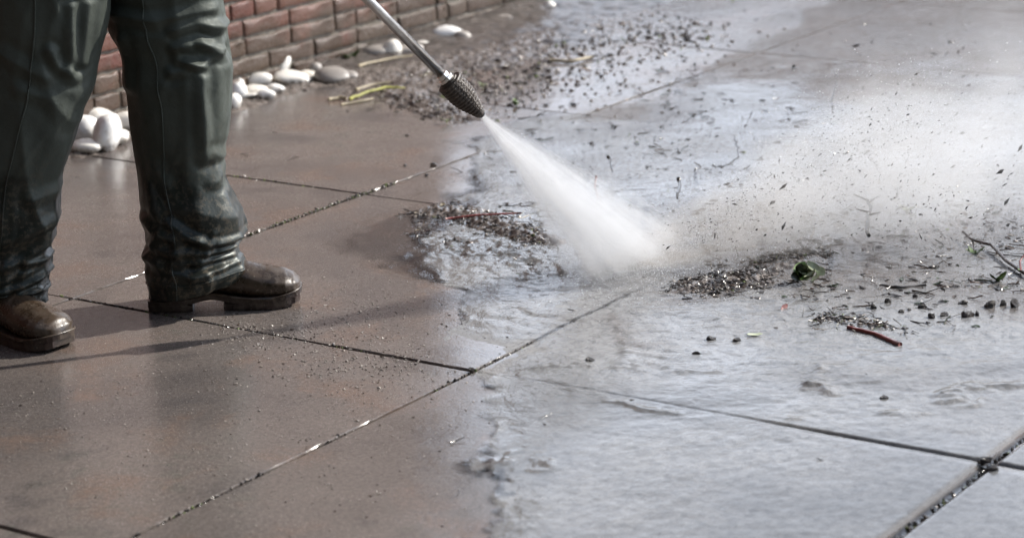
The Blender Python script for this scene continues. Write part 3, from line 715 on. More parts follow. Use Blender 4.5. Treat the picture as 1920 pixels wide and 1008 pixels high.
def boot(loc, yaw, pitch=0.0):
    # local x heel->toe (0 .. .305), z up
    xs = np.array([0, .006, .02, .045, .08, .115, .15, .185, .22, .25, .275, .292, .301, .305])
    hw = np.array([.018, .027, .034, .038, .037, .036, .039, .044, .049, .050, .046, .036, .024, .010])
    tp = np.array([.070, .100, .130, .145, .140, .122, .106, .094, .083, .077, .070, .061, .051, .042])
    bt = np.array([.020, .018, .017, .018, .024, .028, .028, .021, .017, .017, .018, .021, .025, .032])
    nx = 70; X_ = np.concatenate([np.linspace(0, .03, 12), np.linspace(.035, .265, 42), np.linspace(.268, .305, 18)]); n = 36; V = []
    for x in X_:
        w_, t_, b_ = np.interp(x, xs, hw), np.interp(x, xs, tp), np.interp(x, xs, bt); c = (t_ + b_) / 2; h = (t_ - b_) / 2
        for k in range(n):
            a = 2 * math.pi * k / n; cs, sn = math.cos(a), math.sin(a); e = 2.6 if sn < 0 else 2.15
            r = (abs(cs) ** e + abs(sn) ** e) ** (-1 / e)
            y_, z_ = w_ * r * cs, c + h * r * sn
            if sn > 0: y_ *= 1 - .25 * sn * sn
            # toe cap rib
            rib = .0016 * math.exp(-((z_ - (.047)) / .0032) ** 2) * (1 if x > .12 else .0) + .0022 * math.exp(-((z_ - .030) / .004) ** 2)
            y_ += math.copysign(rib, cs) if abs(cs) > .05 else 0
            cr = .0016 * math.sin(x * 420) * math.exp(-((x - .185) / .018) ** 2) * max(0, sn); z_ += cr + .0016 * float(vnoise(x * 60, y_ * 60)) * max(0, sn); V.append((x + (rib if x > .29 else 0), y_, z_))
    F = grid_faces(n, len(X_), True); F.append(tuple(range(n - 1, -1, -1))); b0 = (len(X_) - 1) * n; F.append(tuple(range(b0, b0 + n)))
    sh, shf = [], []
    for q, (z, a, b, cx) in enumerate([(.06, .044, .036, .052), (.11, .046, .038, .056), (.16, .042, .038, .066), (.20, .042, .038, .074), (.23, .042, .038, .078)]):
        for k in range(32):
            t = 2 * math.pi * k / 32; sh.append((cx + a * math.cos(t), b * math.sin(t), z))
    shf = grid_faces(32, 5, True)
    o = link('boot', mesh('boot', *merge([(V, F), (sh, shf)]), M['boot'], smooth=True), person, loc, (0, pitch, yaw))
    # sole: outline offset, heel block, arch and forefoot
    def outline(x0, x1, n=26, grow=.0015):
        t = np.linspace(0, 1, n); xx = x0 + (x1 - x0) * (1 - np.cos(t * math.pi)) / 2
        return [(x, np.interp(x, xs, hw) + grow) for x in xx]
    def pad(x0, x1, z0, z1f, lug=0):
        ol = outline(x0, x1); P = [(x, y) for x, y in ol] + [(x, -y) for x, y in ol[::-1]]; L = len(P)
        V = [(x + (.002 if x > .29 else -.002 if x < .01 else 0), y, z0 + (max(0, x - .24) / .065) ** 2 * .012) for x, y in P] + [(x + (.003 if x > .29 else -.003 if x < .01 else 0), y * 1.02, z1f(x)) for x, y in P]
        return V, [tuple(range(L - 1, -1, -1)), tuple(range(L, 2 * L))] + [(k, (k + 1) % L, L + (k + 1) % L, L + k) for k in range(L)]
    top = lambda x: float(np.interp(x, [0, .08, .13, .17, .24, .305], [.020, .024, .034, .026, .020, .034]))
    pieces = [pad(0.0, .305, .012 , top)]
    V0, F0 = pieces[0]; nL = len(V0) // 2          # arch the thin mid sole
    for k in range(nL):
        x, y, z = V0[k]; V0[k] = (x, y, z + .010 * math.exp(-((x - .125) / .035) ** 2))
    pieces.append(pad(.0, .088, 0.0, lambda x: .013))
    pieces.append(pad(.150, .300, 0.0, lambda x: .013 + (max(0, x - .24) / .065) ** 2 * .012))
    link('sole', mesh('sole', *merge(pieces), M['sole']), o)
    wl = [(x, y + .0035, top(x) + .001) for x, y in outline(.10, .305, 40)]; wl += [(x, -y, z) for x, y, z in wl[::-1]]
    link('welt', mesh('welt', *tube(wl, .0022, 6), M['boot'], smooth=True), o)
    return o
boot((-.733, 4.722, .001), R(4))
boot((-1.100, 4.640, .001), R(-38))

# ------------------------------------------------------------------ lance
lance = link('pressure_washer_lance', None, None, TIP); tag(lance, 'steel pressure washer lance with ridged rotating nozzle spraying the slabs', 'lance')
q = Vector(ldir).to_track_quat('Z', 'Y').to_euler()
nd = np.linalg.norm(REAR - TIP)
prof = [(.0085, 0), (.0105, .002), (.0118, .006)]
for k in range(11):
    z = .010 + k * .0073; r = np.interp(z, [.006, .020, .038, .056, .088], [.0125, .0175, .0235, .0268, .0272])
    prof += [(r - .0013, z - .0006), (r - .0002, z + .0008), (r + .0003, z + .0025), (r - .0003, z + .0044), (r - .0013, z + .0056)]
prof += [(.0272, .0915), (.0268, .0945), (.0240, .0950), (.0238, .0944), (.0205, .0955), (.0200, .0950), (.0196, .0985), (.0168, .0990), (.0165, .1015), (.0130, .102)]
nz_v, nz_f = lathe(prof, 48)
nz2 = []
for x, y, z in nz_v:                               # knurling: broken ridges
    r = math.hypot(x, y); t = math.atan2(y, x)
    if .010 < z < .09 and r > .008:
        s = 1 + .020 * math.sin(t * 16 + z * 500) * (1 if int(z / .0073) % 2 else -1); x *= s; y *= s
    nz2.append((x, y, z))
nozzle = link('nozzle', mesh('nozzle', nz2, nz_f, M['nozzle'], smooth=False), lance, (0, 0, 0), q)
link('nozzle_tip', mesh('nozzle_tip', *lathe([(.0030, -.004), (.0065, -.0035), (.0088, 0), (.0108, .0045)], 32), M['black'], smooth=True), nozzle)
link('collar', mesh('collar', *lathe([(.0105, .101), (.0150, .1015), (.0150, .108), (.0118, .1085), (.0118, .117), (.0100, .118)], 32), M['steel']), lance, (0, 0, 0), q)
link('wand', mesh('wand', *lathe([(.0098, .116), (.0098, .72)], 28), M['steel'], smooth=True), lance, (0, 0, 0), q)
link('hand_grip', mesh('hand_grip', *lathe([(.010, .70), (.016, .705), (.0165, .80), (.016, .90), (.010, .905)], 24), M['black'], smooth=True), lance, (0, 0, 0), q)
link('extension_tube', mesh('extension_tube', *lathe([(.0095, .90), (.0095, 1.10)], 20), M['steel'], smooth=True), lance, (0, 0, 0), q)
gun = link('trigger_gun', mesh('trigger_gun', *lathe([(.012, 1.09), (.019, 1.10), (.0185, 1.22), (.022, 1.25), (.020, 1.33), (.011, 1.335)], 24), M['black'], smooth=True), lance, (0, 0, 0), q)
ge = TIP + ldir * 1.33
hose = [ge - TIP, ge - TIP + [-.10, -.02, .0], ge - TIP + [-.28, -.02, -.25], ge - TIP + [-.45, .1, -.8], [-1.35, .3, -.2], [-1.55, .6, -.365], [-2.0, 1.0, -.372], [-2.7, 1.1, -.372]]
hp = []
for a in range(len(hose) - 1):
    p0, p1, p2, p3 = [np.array(hose[min(max(a + o_, 0), len(hose) - 1)], float) for o_ in (-1, 0, 1, 2)]
    for t in np.linspace(0, 1, 8, endpoint=False):
        hp.append(.5 * ((2 * p1) + (p2 - p0) * t + (2 * p0 - 5 * p1 + 4 * p2 - p3) * t * t + (3 * p1 - p0 - 3 * p2 + p3) * t ** 3))
link('hose', mesh('hose', *tube(hp, .010, 10), M['black'], smooth=True), lance)

# ------------------------------------------------------------------ stones
def pebble_mesh(seed, mat):
    bm = bmesh.new(); bmesh.ops.create_icosphere(bm, subdivisions=3, radius=1.0); r = np.random.default_rng(seed)
    P = np.array([v.co[:] for v in bm.verts]); k = 1 + .20 * fbm(P[:, 0] * .75 + seed * 3.1, P[:, 1] * .75, P[:, 2] * .75, 2)
    for v, s in zip(bm.verts, k): v.co *= s
    me = bpy.data.meshes.new('pebble'); bm.to_mesh(me); bm.free(); me.materials.append(mat)
    me.polygons.foreach_set('use_smooth', [True] * len(me.polygons)); return me
PB = [pebble_mesh(k, M['stone']) for k in range(6)]; PG = [pebble_mesh(20 + k, M['stone_grey']) for k in range(3)]
# (u, v of the underside, half width px, half height px, tilt deg, lift, grey, label)
STN = [
 (498, 188, 12, 7, 0, 0, 0, 'small dirty stone at the near edge of the pebble row'),
 (592, 140, 10, 8, -20, .004, 1, 'small grey stone against the wall above the grey oval'),
 (655, 152, 13, 7, 5, 0, 1, 'little grey stone just past the large grey oval'),
 (762, 108, 20, 9, -8, 0, 1, 'muddy grey stone between the pale pointed one and the lance tube'),
 (868, 84, 14, 9, 10, 0, 1, 'grey stone on the soil right of the chunky white one'),
 (940, 52, 18, 8, -8, 0, 1, 'muddy stone on the soil halfway along the garden wall'),
 (196, 214, 15, 11, 10, .03, 0, 'small white stone highest in the pile between the legs'),
 (222, 272, 15, 12, -10, 0, 0, 'small cream stone low between the upright one and the right leg'),
 (158, 290, 20, 11, 0, 0, 0, 'small white stone lowest beside the left trouser leg'),
 (157, 272, 26, 21, -8, 0, 0, 'bright white stone directly against the left trouser leg'),
 (202, 282, 18, 27, 10, 0, 0, 'upright cream stone standing in front of the pile between the legs'),
 (172, 244, 26, 14, -6, .012, 0, 'broad flat white stone at the back of the pile between the legs'),
 (235, 248, 20, 13, 0, 0, 0, 'oval white stone touching the right trouser leg'),
 (232, 224, 22, 13, -14, .008, 0, 'white stone under the bricks between the trouser legs'),
 (190, 232, 14, 12, 20, .004, 0, 'little rounded stone wedged in the pile between the legs'),
 (437, 208, 14, 15, 30, 0, 0, 'white stone half hidden behind the right trouser leg'),
 (446, 186, 15, 13, -30, .004, 0, 'cream stone leaning above the one hidden by the trouser leg'),
 (448, 166, 8, 8, 0, .010, 0, 'tiny round stone at the wall beside the right trouser leg'),
 (484, 163, 19, 10, -12, .006, 0, 'oval white stone on top of the row right of the trousers'),
 (480, 182, 20, 10, 4, 0, 0, 'beige stone in front of the oval white one on the row'),
 (515, 176, 14, 8, 6, 0, 0, 'small flat beige stone in the middle of the pebble row'),
 (462, 188, 22, 5, -4, 0, 0, 'thin flat stone lying on the ground before the pebble row'),
 (528, 146, 12, 21, 28, .0, 0, 'tall white stone standing upright against the wall'),
 (512, 150, 9, 14, 30, 0, 1, 'grey stone tucked behind the tall upright white one'),
 (545, 160, 28, 10, 8, 0, 0, 'long white stone lying at the foot of the upright one'),
 (578, 152, 15, 9, 6, 0, 0, 'small white stone between the long one and the grey oval'),
 (622, 157, 29, 12, 3, 0, 1, 'large grey oval stone at the end of the pebble row'),
 (556, 137, 9, 6, 20, .004, 0, 'small yellowish stone behind the long white one'),
 (735, 110, 17, 15, -20, 0, 0, 'pale pointed stone on soil left of the lance tube'),
 (706, 112, 26, 11, -5, 0, 1, 'dull grey stone on the soil beneath the wall'),
 (838, 82, 24, 13, 0, 0, 0, 'chunky bright white stone below the house corner'),
 (808, 86, 17, 8, 18, 0, 1, 'long grey stone beside the chunky bright white one'),
 (790, 96, 15, 8, -5, 0, 0, 'pale stone on the soil just above the lance tube'),
 (912, 62, 16, 8, -18, 0, 0, 'pale stone on the soil right of the house corner'),
 (890, 60, 12, 9, 0, 0, 1, 'grey stone on the soil touching the garden wall'),
 (1030, 26, 11, 10, 0, 0, 0, 'white stone at the far end of the garden wall'),
 (1012, 28, 16, 6, -4, 0, 1, 'dark grey stone beside the white one at the far garden wall end'),
]
for k, (u, v, a, b, tilt, lift, gry, lab) in enumerate(STN):
    p = G(u, v, lift); s = np.linalg.norm(p - CAM) / FOC
    f_ = 1.42 if k < 15 else 1.25; sx_, sz_ = a * s * f_, b * s * f_
    o = link('pebble', (PG if gry else PB)[k % (3 if gry else 6)], None, (p[0], p[1] + sx_ * .6, lift + sz_ * .74), (rng.uniform(-.2, .2), R(tilt), rng.uniform(-.25, .25)), (sx_, max(sx_ * .75, sz_), sz_))
    tag(o, lab, 'stone', 'pale stones along the foot of the wall')

# ------------------------------------------------------------------ debris pieces
def chunk_variants(n, seed):
    out = []
    for k in range(n):
        bm = bmesh.new(); bmesh.ops.create_icosphere(bm, subdivisions=1, radius=1.0); r = np.random.default_rng(seed + k)
        sq = r.uniform(.45, 1, 3)
        V = np.array([v.co[:] for v in bm.verts]) * sq * (1 + r.normal(0, .22, (len(bm.verts), 1))); F = [tuple(v.index for v in f.verts) for f in bm.faces]; bm.free()
        out.append((V, F))
    return out
CH = chunk_variants(10, 100)
def stick(L, r0, seed, bend=.15, n=6):
    r = np.random.default_rng(seed); p = np.zeros(3); d = np.array([1.0, 0, 0]); P = [p.copy()]
    for k in range(n):
        d = d + r.normal(0, bend, 3) * [0, 1, .4]; d /= np.linalg.norm(d); p = p + d * L / n; P.append(p.copy())
    P = np.array(P) - np.mean(P, 0)
    return tube(P, list(np.linspace(r0, r0 * .55, n + 1)), 5)
def leafm(L, wd, seed, curl=.3):
    n = 7; V, r = [], np.random.default_rng(seed)
    for i in range(n):
        t = i / (n - 1); ww = wd * math.sin(math.pi * min(1, t * .93 + .05)) ** .8
        for s in (-1, 0, 1): V.append(((t - .5) * L, s * ww, curl * L * (t - .5) ** 2 + (.25 * ww if s else 0) + r.normal(0, .02 * L)))
    F = []
    for i in range(n - 1):
        for s in (0, 1): a = i * 3 + s; F.append((a, a + 1, a + 4, a + 3))
    k = len(V); V += [(x, y, z - .0008) for x, y, z in V]; F += [tuple(k + i for i in f[::-1]) for f in F]
    return V, F
def xform(vf, loc, rot, sc=1.0):
    v, f = vf; Mx = np.array(Matrix.Rotation(rot[2], 3, 'Z') @ Matrix.Rotation(rot[1], 3, 'Y') @ Matrix.Rotation(rot[0], 3, 'X'))
    return np.asarray([list(map(float, q)) for q in v]) @ Mx.T * sc + np.asarray(loc), f
def heap(name, label, spine, width, n, hgt, mats, weights, size=(.002, .007), sticks=.06, cat=None, seed=1):
    """a loose heap of crumbs, chips and bits of stem along a line on the ground"""
    r = np.random.default_rng(seed); P = np.array([G(u, v)[:2] for u, v in spine]); seg = np.r_[0, np.cumsum(np.linalg.norm(np.diff(P, axis=0), axis=1))]
    V, F, mi = [], [], []; k0 = 0
    for q in range(n):
        t = r.random() * seg[-1]; c = np.array([np.interp(t, seg, P[:, 0]), np.interp(t, seg, P[:, 1])]); g = r.normal(0, 1, 2)
        env = math.sin(math.pi * min(max(t / seg[-1], .06), .94)) ** .6
        xy = c + g * width * np.array([1, 1.5]) * env; h = hgt * math.exp(-(g @ g) / 1.2) * env * r.random()
        s = r.uniform(*size) * (1.6 if r.random() < .06 else 1); mt = r.choice(len(mats), p=weights)
        if r.random() < sticks: vf = xform(stick(r.uniform(.015, .05), r.uniform(.0007, .0016), int(r.integers(1e6)), .25, 3), (*xy, h + .003), (0, r.normal(0, .25), r.uniform(0, 6.3)))
        else: vf = xform(CH[int(r.integers(10))], (0, 0, 0), r.uniform(0, 6.3, 3), s); vf = (vf[0] * [1.25, 1, .62] + [*xy, h + s * .25], vf[1])
        V.append(vf[0]); F += [tuple(i + k0 for i in f) for f in vf[1]]; mi += [mt] * len(vf[1]); k0 += len(vf[0])
    o = link(name, mesh(name, np.vstack(V), F, [M[x] for x in mats], mi=mi)); tag(o, label, cat, kind='stuff'); return o
def mound(name, label, spine, width, hgt, seed, mat='muck', am=1.0):
    P = [tuple(G(u, v)[:2]) for u, v in spine]; A = np.array(P); lo = A.min(0) - width * 2.2; hi = A.max(0) + width * 2.2
    ax = np.arange(lo[0], hi[0], .0035); ay = np.arange(lo[1], hi[1], .005); X_, Y_ = np.meshgrid(ax, ay)
    D = polydist(X_ + .35 * width * fbm(X_ * 14 + seed, Y_ * 14, None, 3), Y_ + .5 * width * fbm(X_ * 14, Y_ * 14 + seed, None, 3), P)
    e = np.exp(-(D / width) ** 2); Z_ = hgt * e + (vnoise(X_ * 70 + seed, Y_ * 60) * .0042 + fbm(X_ * 150, Y_ * 130 + seed, None, 3) * .0034) * am * np.sqrt(e) - .0045
    k = (Z_[:-1, :-1] > -.002) | (Z_[1:, 1:] > -.002); jj, ii = np.nonzero(k); n_ = len(ax); a = jj * n_ + ii
    q = np.c_[a, a + 1, a + n_ + 1, a + n_]; us_ = np.unique(q); idm = np.zeros(X_.size, int); idm[us_] = np.arange(len(us_))
    tag(link(name, mesh(name, np.c_[X_.ravel(), Y_.ravel(), np.maximum(Z_, -.006).ravel()][us_], idm[q], M[mat], smooth=True)), label, 'mud', kind='stuff')
M['muck'] = simple('wet_muck', (.130, .110, .096), .16, .6, 70, .8)
mound('mud', 'wet mud in the heap left of the spray', [(800, 402), (850, 400), (930, 425), (1020, 455)], .050, .019, 1.0)
mound('mud', 'wet mud right of where the spray lands', [(1285, 548), (1340, 535), (1420, 522), (1500, 498)], .036, .014, 2.0)
mound('mud', 'wet mud under the lance nozzle', [(690, 170), (760, 180), (840, 205), (880, 218)], .07, .016, 3.0, am=.7)
mound('mud', 'wet mud along the foot of the garden wall', [(680, 140), (800, 118), (920, 88), (1040, 48)], .20, .016, 4.0, am=.6)
mound('mud', 'wet soil round the pebbles between the legs', [(130, 292), (190, 268), (250, 240)], .055, .011, 6.0, am=.7)
mound('mud', 'wet soil round the pebble row by the wall', [(430, 206), (500, 180), (560, 160), (660, 146)], .055, .011, 7.0, am=.7)
mound('mud', 'silt banked in the shallow water at right', [(1470, 520), (1650, 525), (1790, 520), (1920, 560)], .12, .0038, 8.0, am=.75)
mound('mud', 'silt banked under the mist at right', [(1500, 470), (1700, 440), (1920, 420)], .14, .0038, 9.0, am=.75)
mound('mud', 'thin mud behind the red twig', [(1540, 598), (1600, 606), (1670, 620)], .020, .007, 5.0)
MM = ['clod', 'chip', 'pale_chip_glint', 'soil', 'moss']
heap('mud_heap', 'heap of wet mud crumbs and stems left of the spray', [(780, 405), (850, 400), (930, 425), (1030, 462)], .046, 1300, .022, MM, [.30, .13, .08, .46, .03], (.0015, .0062), .08, 'debris', 2)
heap('mud_heap', 'low ridge of mud crumbs sweeping below the spray cone', [(770, 440), (840, 450), (960, 500), (1040, 520)], .028, 520, .006, MM, [.35, .10, .08, .45, .02], (.002, .006), .03, 'debris', 3)
heap('mud_heap', 'dark heap of wet muck right of where the spray lands', [(1275, 545), (1340, 535), (1430, 520)], .042, 1100, .020, MM, [.38, .12, .08, .40, .02], (.0015, .0062), .09, 'debris', 4)
heap('mud_heap', 'thin dark trail of muck behind the clump of leaves', [(1400, 505), (1480, 480), (1560, 478)], .022, 500, .010, MM, [.45, .10, .06, .37, .02], (.002, .007), .10, 'debris', 5)
heap('chip_heap', 'scatter of bark chips and crumbs behind the red twig', [(1520, 595), (1580, 600), (1640, 612), (1690, 622)], .022, 700, .008, MM, [.30, .26, .24, .16, .04], (.002, .0065), .10, 'debris', 6)
heap('chip_heap', 'loose chips on soil under the lance nozzle', [(720, 178), (790, 190), (850, 215), (880, 222)], .045, 600, .018, MM, [.16, .22, .12, .48, .02], (.002, .009), .06, 'debris', 7)
heap('soil_crumbs', 'soil crumbs and litter strewn along the garden wall', [(690, 140), (800, 120), (920, 90), (1050, 50)], .18, 650, .016, MM, [.16, .18, .12, .51, .03], (.0018, .0075), .07, 'debris', 8)
heap('soil_crumbs', 'crumbs and bits washed over the paving behind the lance', [(880, 180), (1000, 120), (1130, 70), (1300, 60)], .24, 1300, .004, MM, [.30, .22, .20, .25, .03], (.002, .008), .08, 'debris', 9)
heap('litter_trail', 'line of wet litter drifting across the water at right', [(1480, 520), (1700, 530), (1800, 520), (1900, 560)], .10, 420, .002, MM, [.45, .16, .14, .22, .03], (.0015, .005), .12, 'debris', 10)
heap('litter_trail', 'dark litter under the flying mist at right', [(1450, 440), (1600, 450), (1750, 430), (1920, 400)], .18, 1300, .003, MM, [.5, .14, .10, .24, .02], (.0015, .006), .14, 'debris', 11)
heap('litter_trail', 'specks of dirt on the wet slab before the spray', [(860, 590), (960, 600), (1060, 570)], .09, 160, .001, MM, [.6, .12, .10, .18, .0], (.001, .003), .03, 'debris', 12)
heap('litter_trail', 'specks of dirt on pale water in the foreground', [(1020, 790), (1250, 820), (1550, 850)], .22, 130, .0005, MM, [.7, .1, .05, .15, .0], (.001, .0028), .02, 'debris', 13)
heap('litter_trail', 'litter floating behind the spray cone', [(1000, 330), (1150, 300), (1350, 330)], .22, 420, .002, MM, [.42, .18, .14, .22, .04], (.002, .007), .12, 'debris', 14)
heap('sand_grains', 'pale sand grains scattered on the brown slab', [(420, 625), (600, 650), (760, 680)], .09, 800, .0004, ['pale_chip_glint', 'chip'], [.75, .25], (.0009, .0024), 0, 'grit', 15)
heap('sand_grains', 'sand grains dusted over the foreground slab', [(150, 760), (500, 760), (700, 860)], .30, 900, .0003, ['pale_chip_glint', 'chip'], [.8, .2], (.0007, .0021), 0, 'grit', 16)
heap('sand_grains', 'sand grains scattered round the boot toe', [(560, 590), (700, 560), (840, 610)], .10, 260, .0003, ['pale_chip_glint', 'chip'], [.8, .2], (.0008, .002), 0, 'grit', 17)

def scraps(name, label, area, n, seed, mats, L=(.012, .03)):
    """matted wet leaf scraps and fibres lying flat"""
    r = np.random.default_rng(seed); V, F, mi, k0 = [], [], [], 0
    (u0, v0, u1, v1) = area; q = 0
    while q < n:
        u, v = r.uniform(u0, u1), r.uniform(v0, v1)
        if fbm(np.array([u / 70. + seed]), np.array([v / 35.]), None, 3)[0] < r.uniform(-.5, .7): continue
        p = G(u, v); q += 1
        if r.random() < .55: vf = leafm(r.uniform(*L), r.uniform(.002, .006), int(r.integers(1e6)), r.uniform(.0, .2)); vf = xform(vf, (p[0], p[1], .0025 + r.random() * .004), (r.normal(0, .10), r.normal(0, .10), r.uniform(0, 6.3)))
        else: vf = xform(stick(r.uniform(.015, .055), r.uniform(.0006, .0017), int(r.integers(1e6)), .3, 4), (p[0], p[1], .004 + r.random() * .004), (0, r.normal(0, .08), r.uniform(0, 6.3)))
        V.append(vf[0]); F += [tuple(i_ + k0 for i_ in f) for f in vf[1]]; mi += [int(r.integers(len(mats)))] * len(vf[1]); k0 += len(vf[0])
    tag(link(name, mesh(name, np.vstack(V), F, [M[x] for x in mats], mi=mi)), label, kind='stuff')
LM = ['clod', 'dark_twig', 'chip', 'brown_twig', 'dark_leaf', 'soil']
scraps('leaf_litter', 'matted leaf scraps and fibres on the wet paving at right', (1300, 380, 1915, 560), 260, 61, LM)
scraps('leaf_litter', 'leaf scraps and fibres behind the spray cone', (980, 120, 1500, 330), 150, 62, LM)
scraps('leaf_litter', 'leaf scraps by the bark chips and the red twig', (1450, 560, 1915, 630), 90, 63, LM, (.008, .02))
scraps('leaf_litter', 'pale fibres and dark scraps in the mud under the lance', (690, 90, 1060, 220), 150, 64, LM + ['straw'])
scraps('leaf_litter', 'leaf scraps tangled in the heap left of the spray', (780, 385, 1030, 460), 90, 65, LM + ['straw'], (.008, .022))
scraps('leaf_litter', 'leaf scraps tangled in the dark muck right of the jet', (1280, 500, 1560, 560), 80, 66, LM, (.008, .022))
# moss and grit in the joints
def joint_fill(name, i, j0, j1, along1, n, seed, label, mats, wts, up=.0):
    r = np.random.default_rng(seed); V, F, mi, k0 = [], [], [], 0
    for q in range(n):
        t = j0 + (j1 - j0) * r.random(); off = r.normal(0, .0028)
        if fbm(np.array([t * 4.0]), np.array([seed * 1.0]))[0] < -.25: continue
        c = GR(i + off, t) if along1 else GR(t, i + off)
        s = r.uniform(.0015, .0045); vf = xform(CH[int(r.integers(10))], (*c, -.006 + up + r.random() * .006), r.uniform(0, 6.3, 3), s)
        V.append(vf[0]); F += [tuple(x + k0 for x in f) for f in vf[1]]; mi += [int(r.choice(len(mats), p=wts))] * len(vf[1]); k0 += len(vf[0])
    tag(link(name, mesh(name, np.vstack(V), F, [M[x] for x in mats], mi=mi)), label, 'joint filling', kind='stuff')
joint_fill('joint_grit', 0, -.2, 1.5, True, 900, 31, 'pale grit and moss packed in the joint behind the boot', ['pale_chip_glint', 'moss', 'soil'], [.55, .18, .27], .004)
joint_fill('joint_grit', 1, -1.3, 1.1, True, 600, 32, 'pale grit along the long joint through the middle', ['pale_chip_glint', 'moss', 'clod'], [.16, .10, .74])
joint_fill('joint_grit', 0, -.3, 1.3, False, 500, 33, 'dark grit in the joint crossing in front of the boots', ['clod', 'moss', 'chip'], [.72, .12, .16])
joint_fill('joint_grit', 2.008, -1, .4, True, 350, 34, 'dark muck edging the wide joint in the corner', ['clod', 'moss', 'soil'], [.7, .1, .2])
joint_fill('joint_grit', 1, -.6, .4, False, 260, 35, 'grit in the joint near the wall', ['clod', 'moss', 'pale_chip_glint'], [.6, .25, .15])

# single pieces lying about
def piece(name, vf, mat, u, v, z, rotz, label, cat, group=None, rot=(0, 0), extra=None, smooth=True):
    p = G(u, v, z); o = link(name, mesh(name, *vf, M[mat], smooth=smooth), None, p, (rot[0], rot[1], rotz)); tag(o, label, cat, group); return o
def twig_path(pts_px, r0, z0=.006, zs=None):
    zs = zs or [z0] * len(pts_px); P = [G(u, v, z) for (u, v), z in zip(pts_px, zs)]
    c = np.mean(P, 0); return P, c
def twig(name, pts_px, r0, r1, mat, label, cat='twig', zs=None, z0=.006, branches=(), group=None):
    P, c = twig_path(pts_px, r0, z0, zs); c = np.array([c[0], c[1], 0.0])
    Q = []
    for a in range(len(P) - 1):
        for t in np.linspace(0, 1, 4, endpoint=False): Q.append(P[a] * (1 - t) + P[a + 1] * t + nrg.normal(0, r0 * .18, 3))
    Q.append(P[-1])
    o = link(name, mesh(name, *tube([q_ - c for q_ in Q], list(np.linspace(r0, r1, len(Q))), 8), M[mat], smooth=True), None, c); tag(o, label, cat, group)
    for bn, bpts, br, bz, bmt in branches:
        BP = [G(u, v, z) - c for (u, v), z in zip(bpts, bz)]
        link(bn, mesh(bn, *tube(BP, list(np.linspace(br, br * .5, len(BP))), 6), M[bmt], smooth=True), o)
    return o
twig('twig', [(1590, 614), (1640, 626), (1688, 646)], .0042, .0052, 'red_twig', 'straight red twig lying on the water in front of bark chips')
tw = twig('branch', [(1806, 434), (1822, 449), (1858, 459), (1885, 487), (1918, 511), (1960, 530)], .0028, .0042, 'brown_twig', 'bent reddish brown branch at the right edge of the water', 'branch', zs=[.022, .018, .016, .012, .010, .008],
          branches=[('side_shoot', [(1824, 449), (1826, 468)], .0022, [.017, .006], 'brown_twig'), ('side_shoot', [(1914, 508), (1912, 490), (1925, 470)], .0026, [.012, .022, .035], 'red_twig')])
link('bud', mesh('bud', *xform(leafm(.018, .005, 4), (0, 0, 0), (.4, .2, 1.0)), M['leaf']), tw, G(1912, 506, .014) - np.array(tw.location))
twig('stem', [(655, 186), (690, 172), (725, 164), (765, 166)], .0046, .0030, 'yellow', 'curved yellow green stem on the slab under the lance tube', 'stem', zs=[.008, .016, .016, .008])
twig('stem', [(616, 187), (636, 183), (650, 184)], .0052, .0046, 'straw', 'short white stub of stem at the tip of the yellow one', 'stem')
twig('stem', [(640, 196), (690, 188), (700, 184)], .0036, .003, 'straw', 'pale flat stem lying below the yellow curved one', 'stem', z0=.004)
twig('stem', [(668, 168), (700, 158), (738, 154)], .0050, .0040, 'straw', 'straw coloured stem lying behind the yellow curved one', 'stem', z0=.012)
twig('stem', [(672, 123), (740, 109), (790, 103)], .0040, .0030, 'straw', 'long straight straw stem on the soil near the wall', 'stem', z0=.016)
twig('stem', [(1030, 113), (1075, 115), (1112, 106)], .0058, .0042, 'straw', 'thick pale curved stem far back on the paving', 'stem', z0=.008)
twig('twig', [(835, 410), (900, 403), (978, 399)], .0028, .0018, 'red_twig', 'thin pinkish twig on top of the mud heap left of the spray', zs=[.016, .020, .018])
twig('twig', [(1650, 535), (1690, 541), (1736, 536)], .0055, .0045, 'dark_twig', 'thick grey stick half sunk in the water at right', z0=.003)
twig('twig', [(1118, 330), (1115, 352), (1122, 372)], .0022, .0016, 'red_twig', 'short upright reddish twig behind the spray cone', zs=[.045, .025, .004])
twig('twig', [(1710, 512), (1750, 508), (1790, 514)], .0020, .0014, 'dark_twig', 'thin dark twig floating behind the thick grey stick', z0=.004)
piece('red_leaf', leafm(.024, .006, 5), 'red_twig', 1470, 577, .006, .9, 'small upturned red leaf left of the bark chips', 'leaf', rot=(.9, -.4))
piece('leaf', leafm(.030, .008, 6), 'pale_leaf', 1415, 628, .005, .1, 'single pale leaf fragment on water left of the red twig', 'leaf')
piece('orange_leaf', leafm(.045, .012, 7), 'chip', 1098, 132, .010, .4, 'small orange brown leaf far back near the pale curved stem', 'leaf', rot=(.4, .3))
# clump of leaves
cl = G(1512, 535); clump = link('leaf_clump', None, None, cl); tag(clump, 'clump of green and whitish leaves stranded right of the dark muck', 'leaf clump')
for k in range(15):
    a = rng.uniform(0, 6.3); rr_ = rng.uniform(0, .022); mt = ['leaf', 'pale_leaf', 'pale_leaf', 'pale_leaf', 'dark_leaf'][k % 5]
    link('leaf', mesh('leaf', *leafm(rng.uniform(.024, .042), rng.uniform(.007, .013), 50 + k, .5), M[mt], smooth=True), clump,
         (rr_ * math.cos(a) + (.008 if mt == 'pale_leaf' else -.008), rr_ * math.sin(a), rng.uniform(.008, .04)), (rng.uniform(-1, 1), rng.uniform(-1.1, .6), rng.uniform(0, 6.3)))
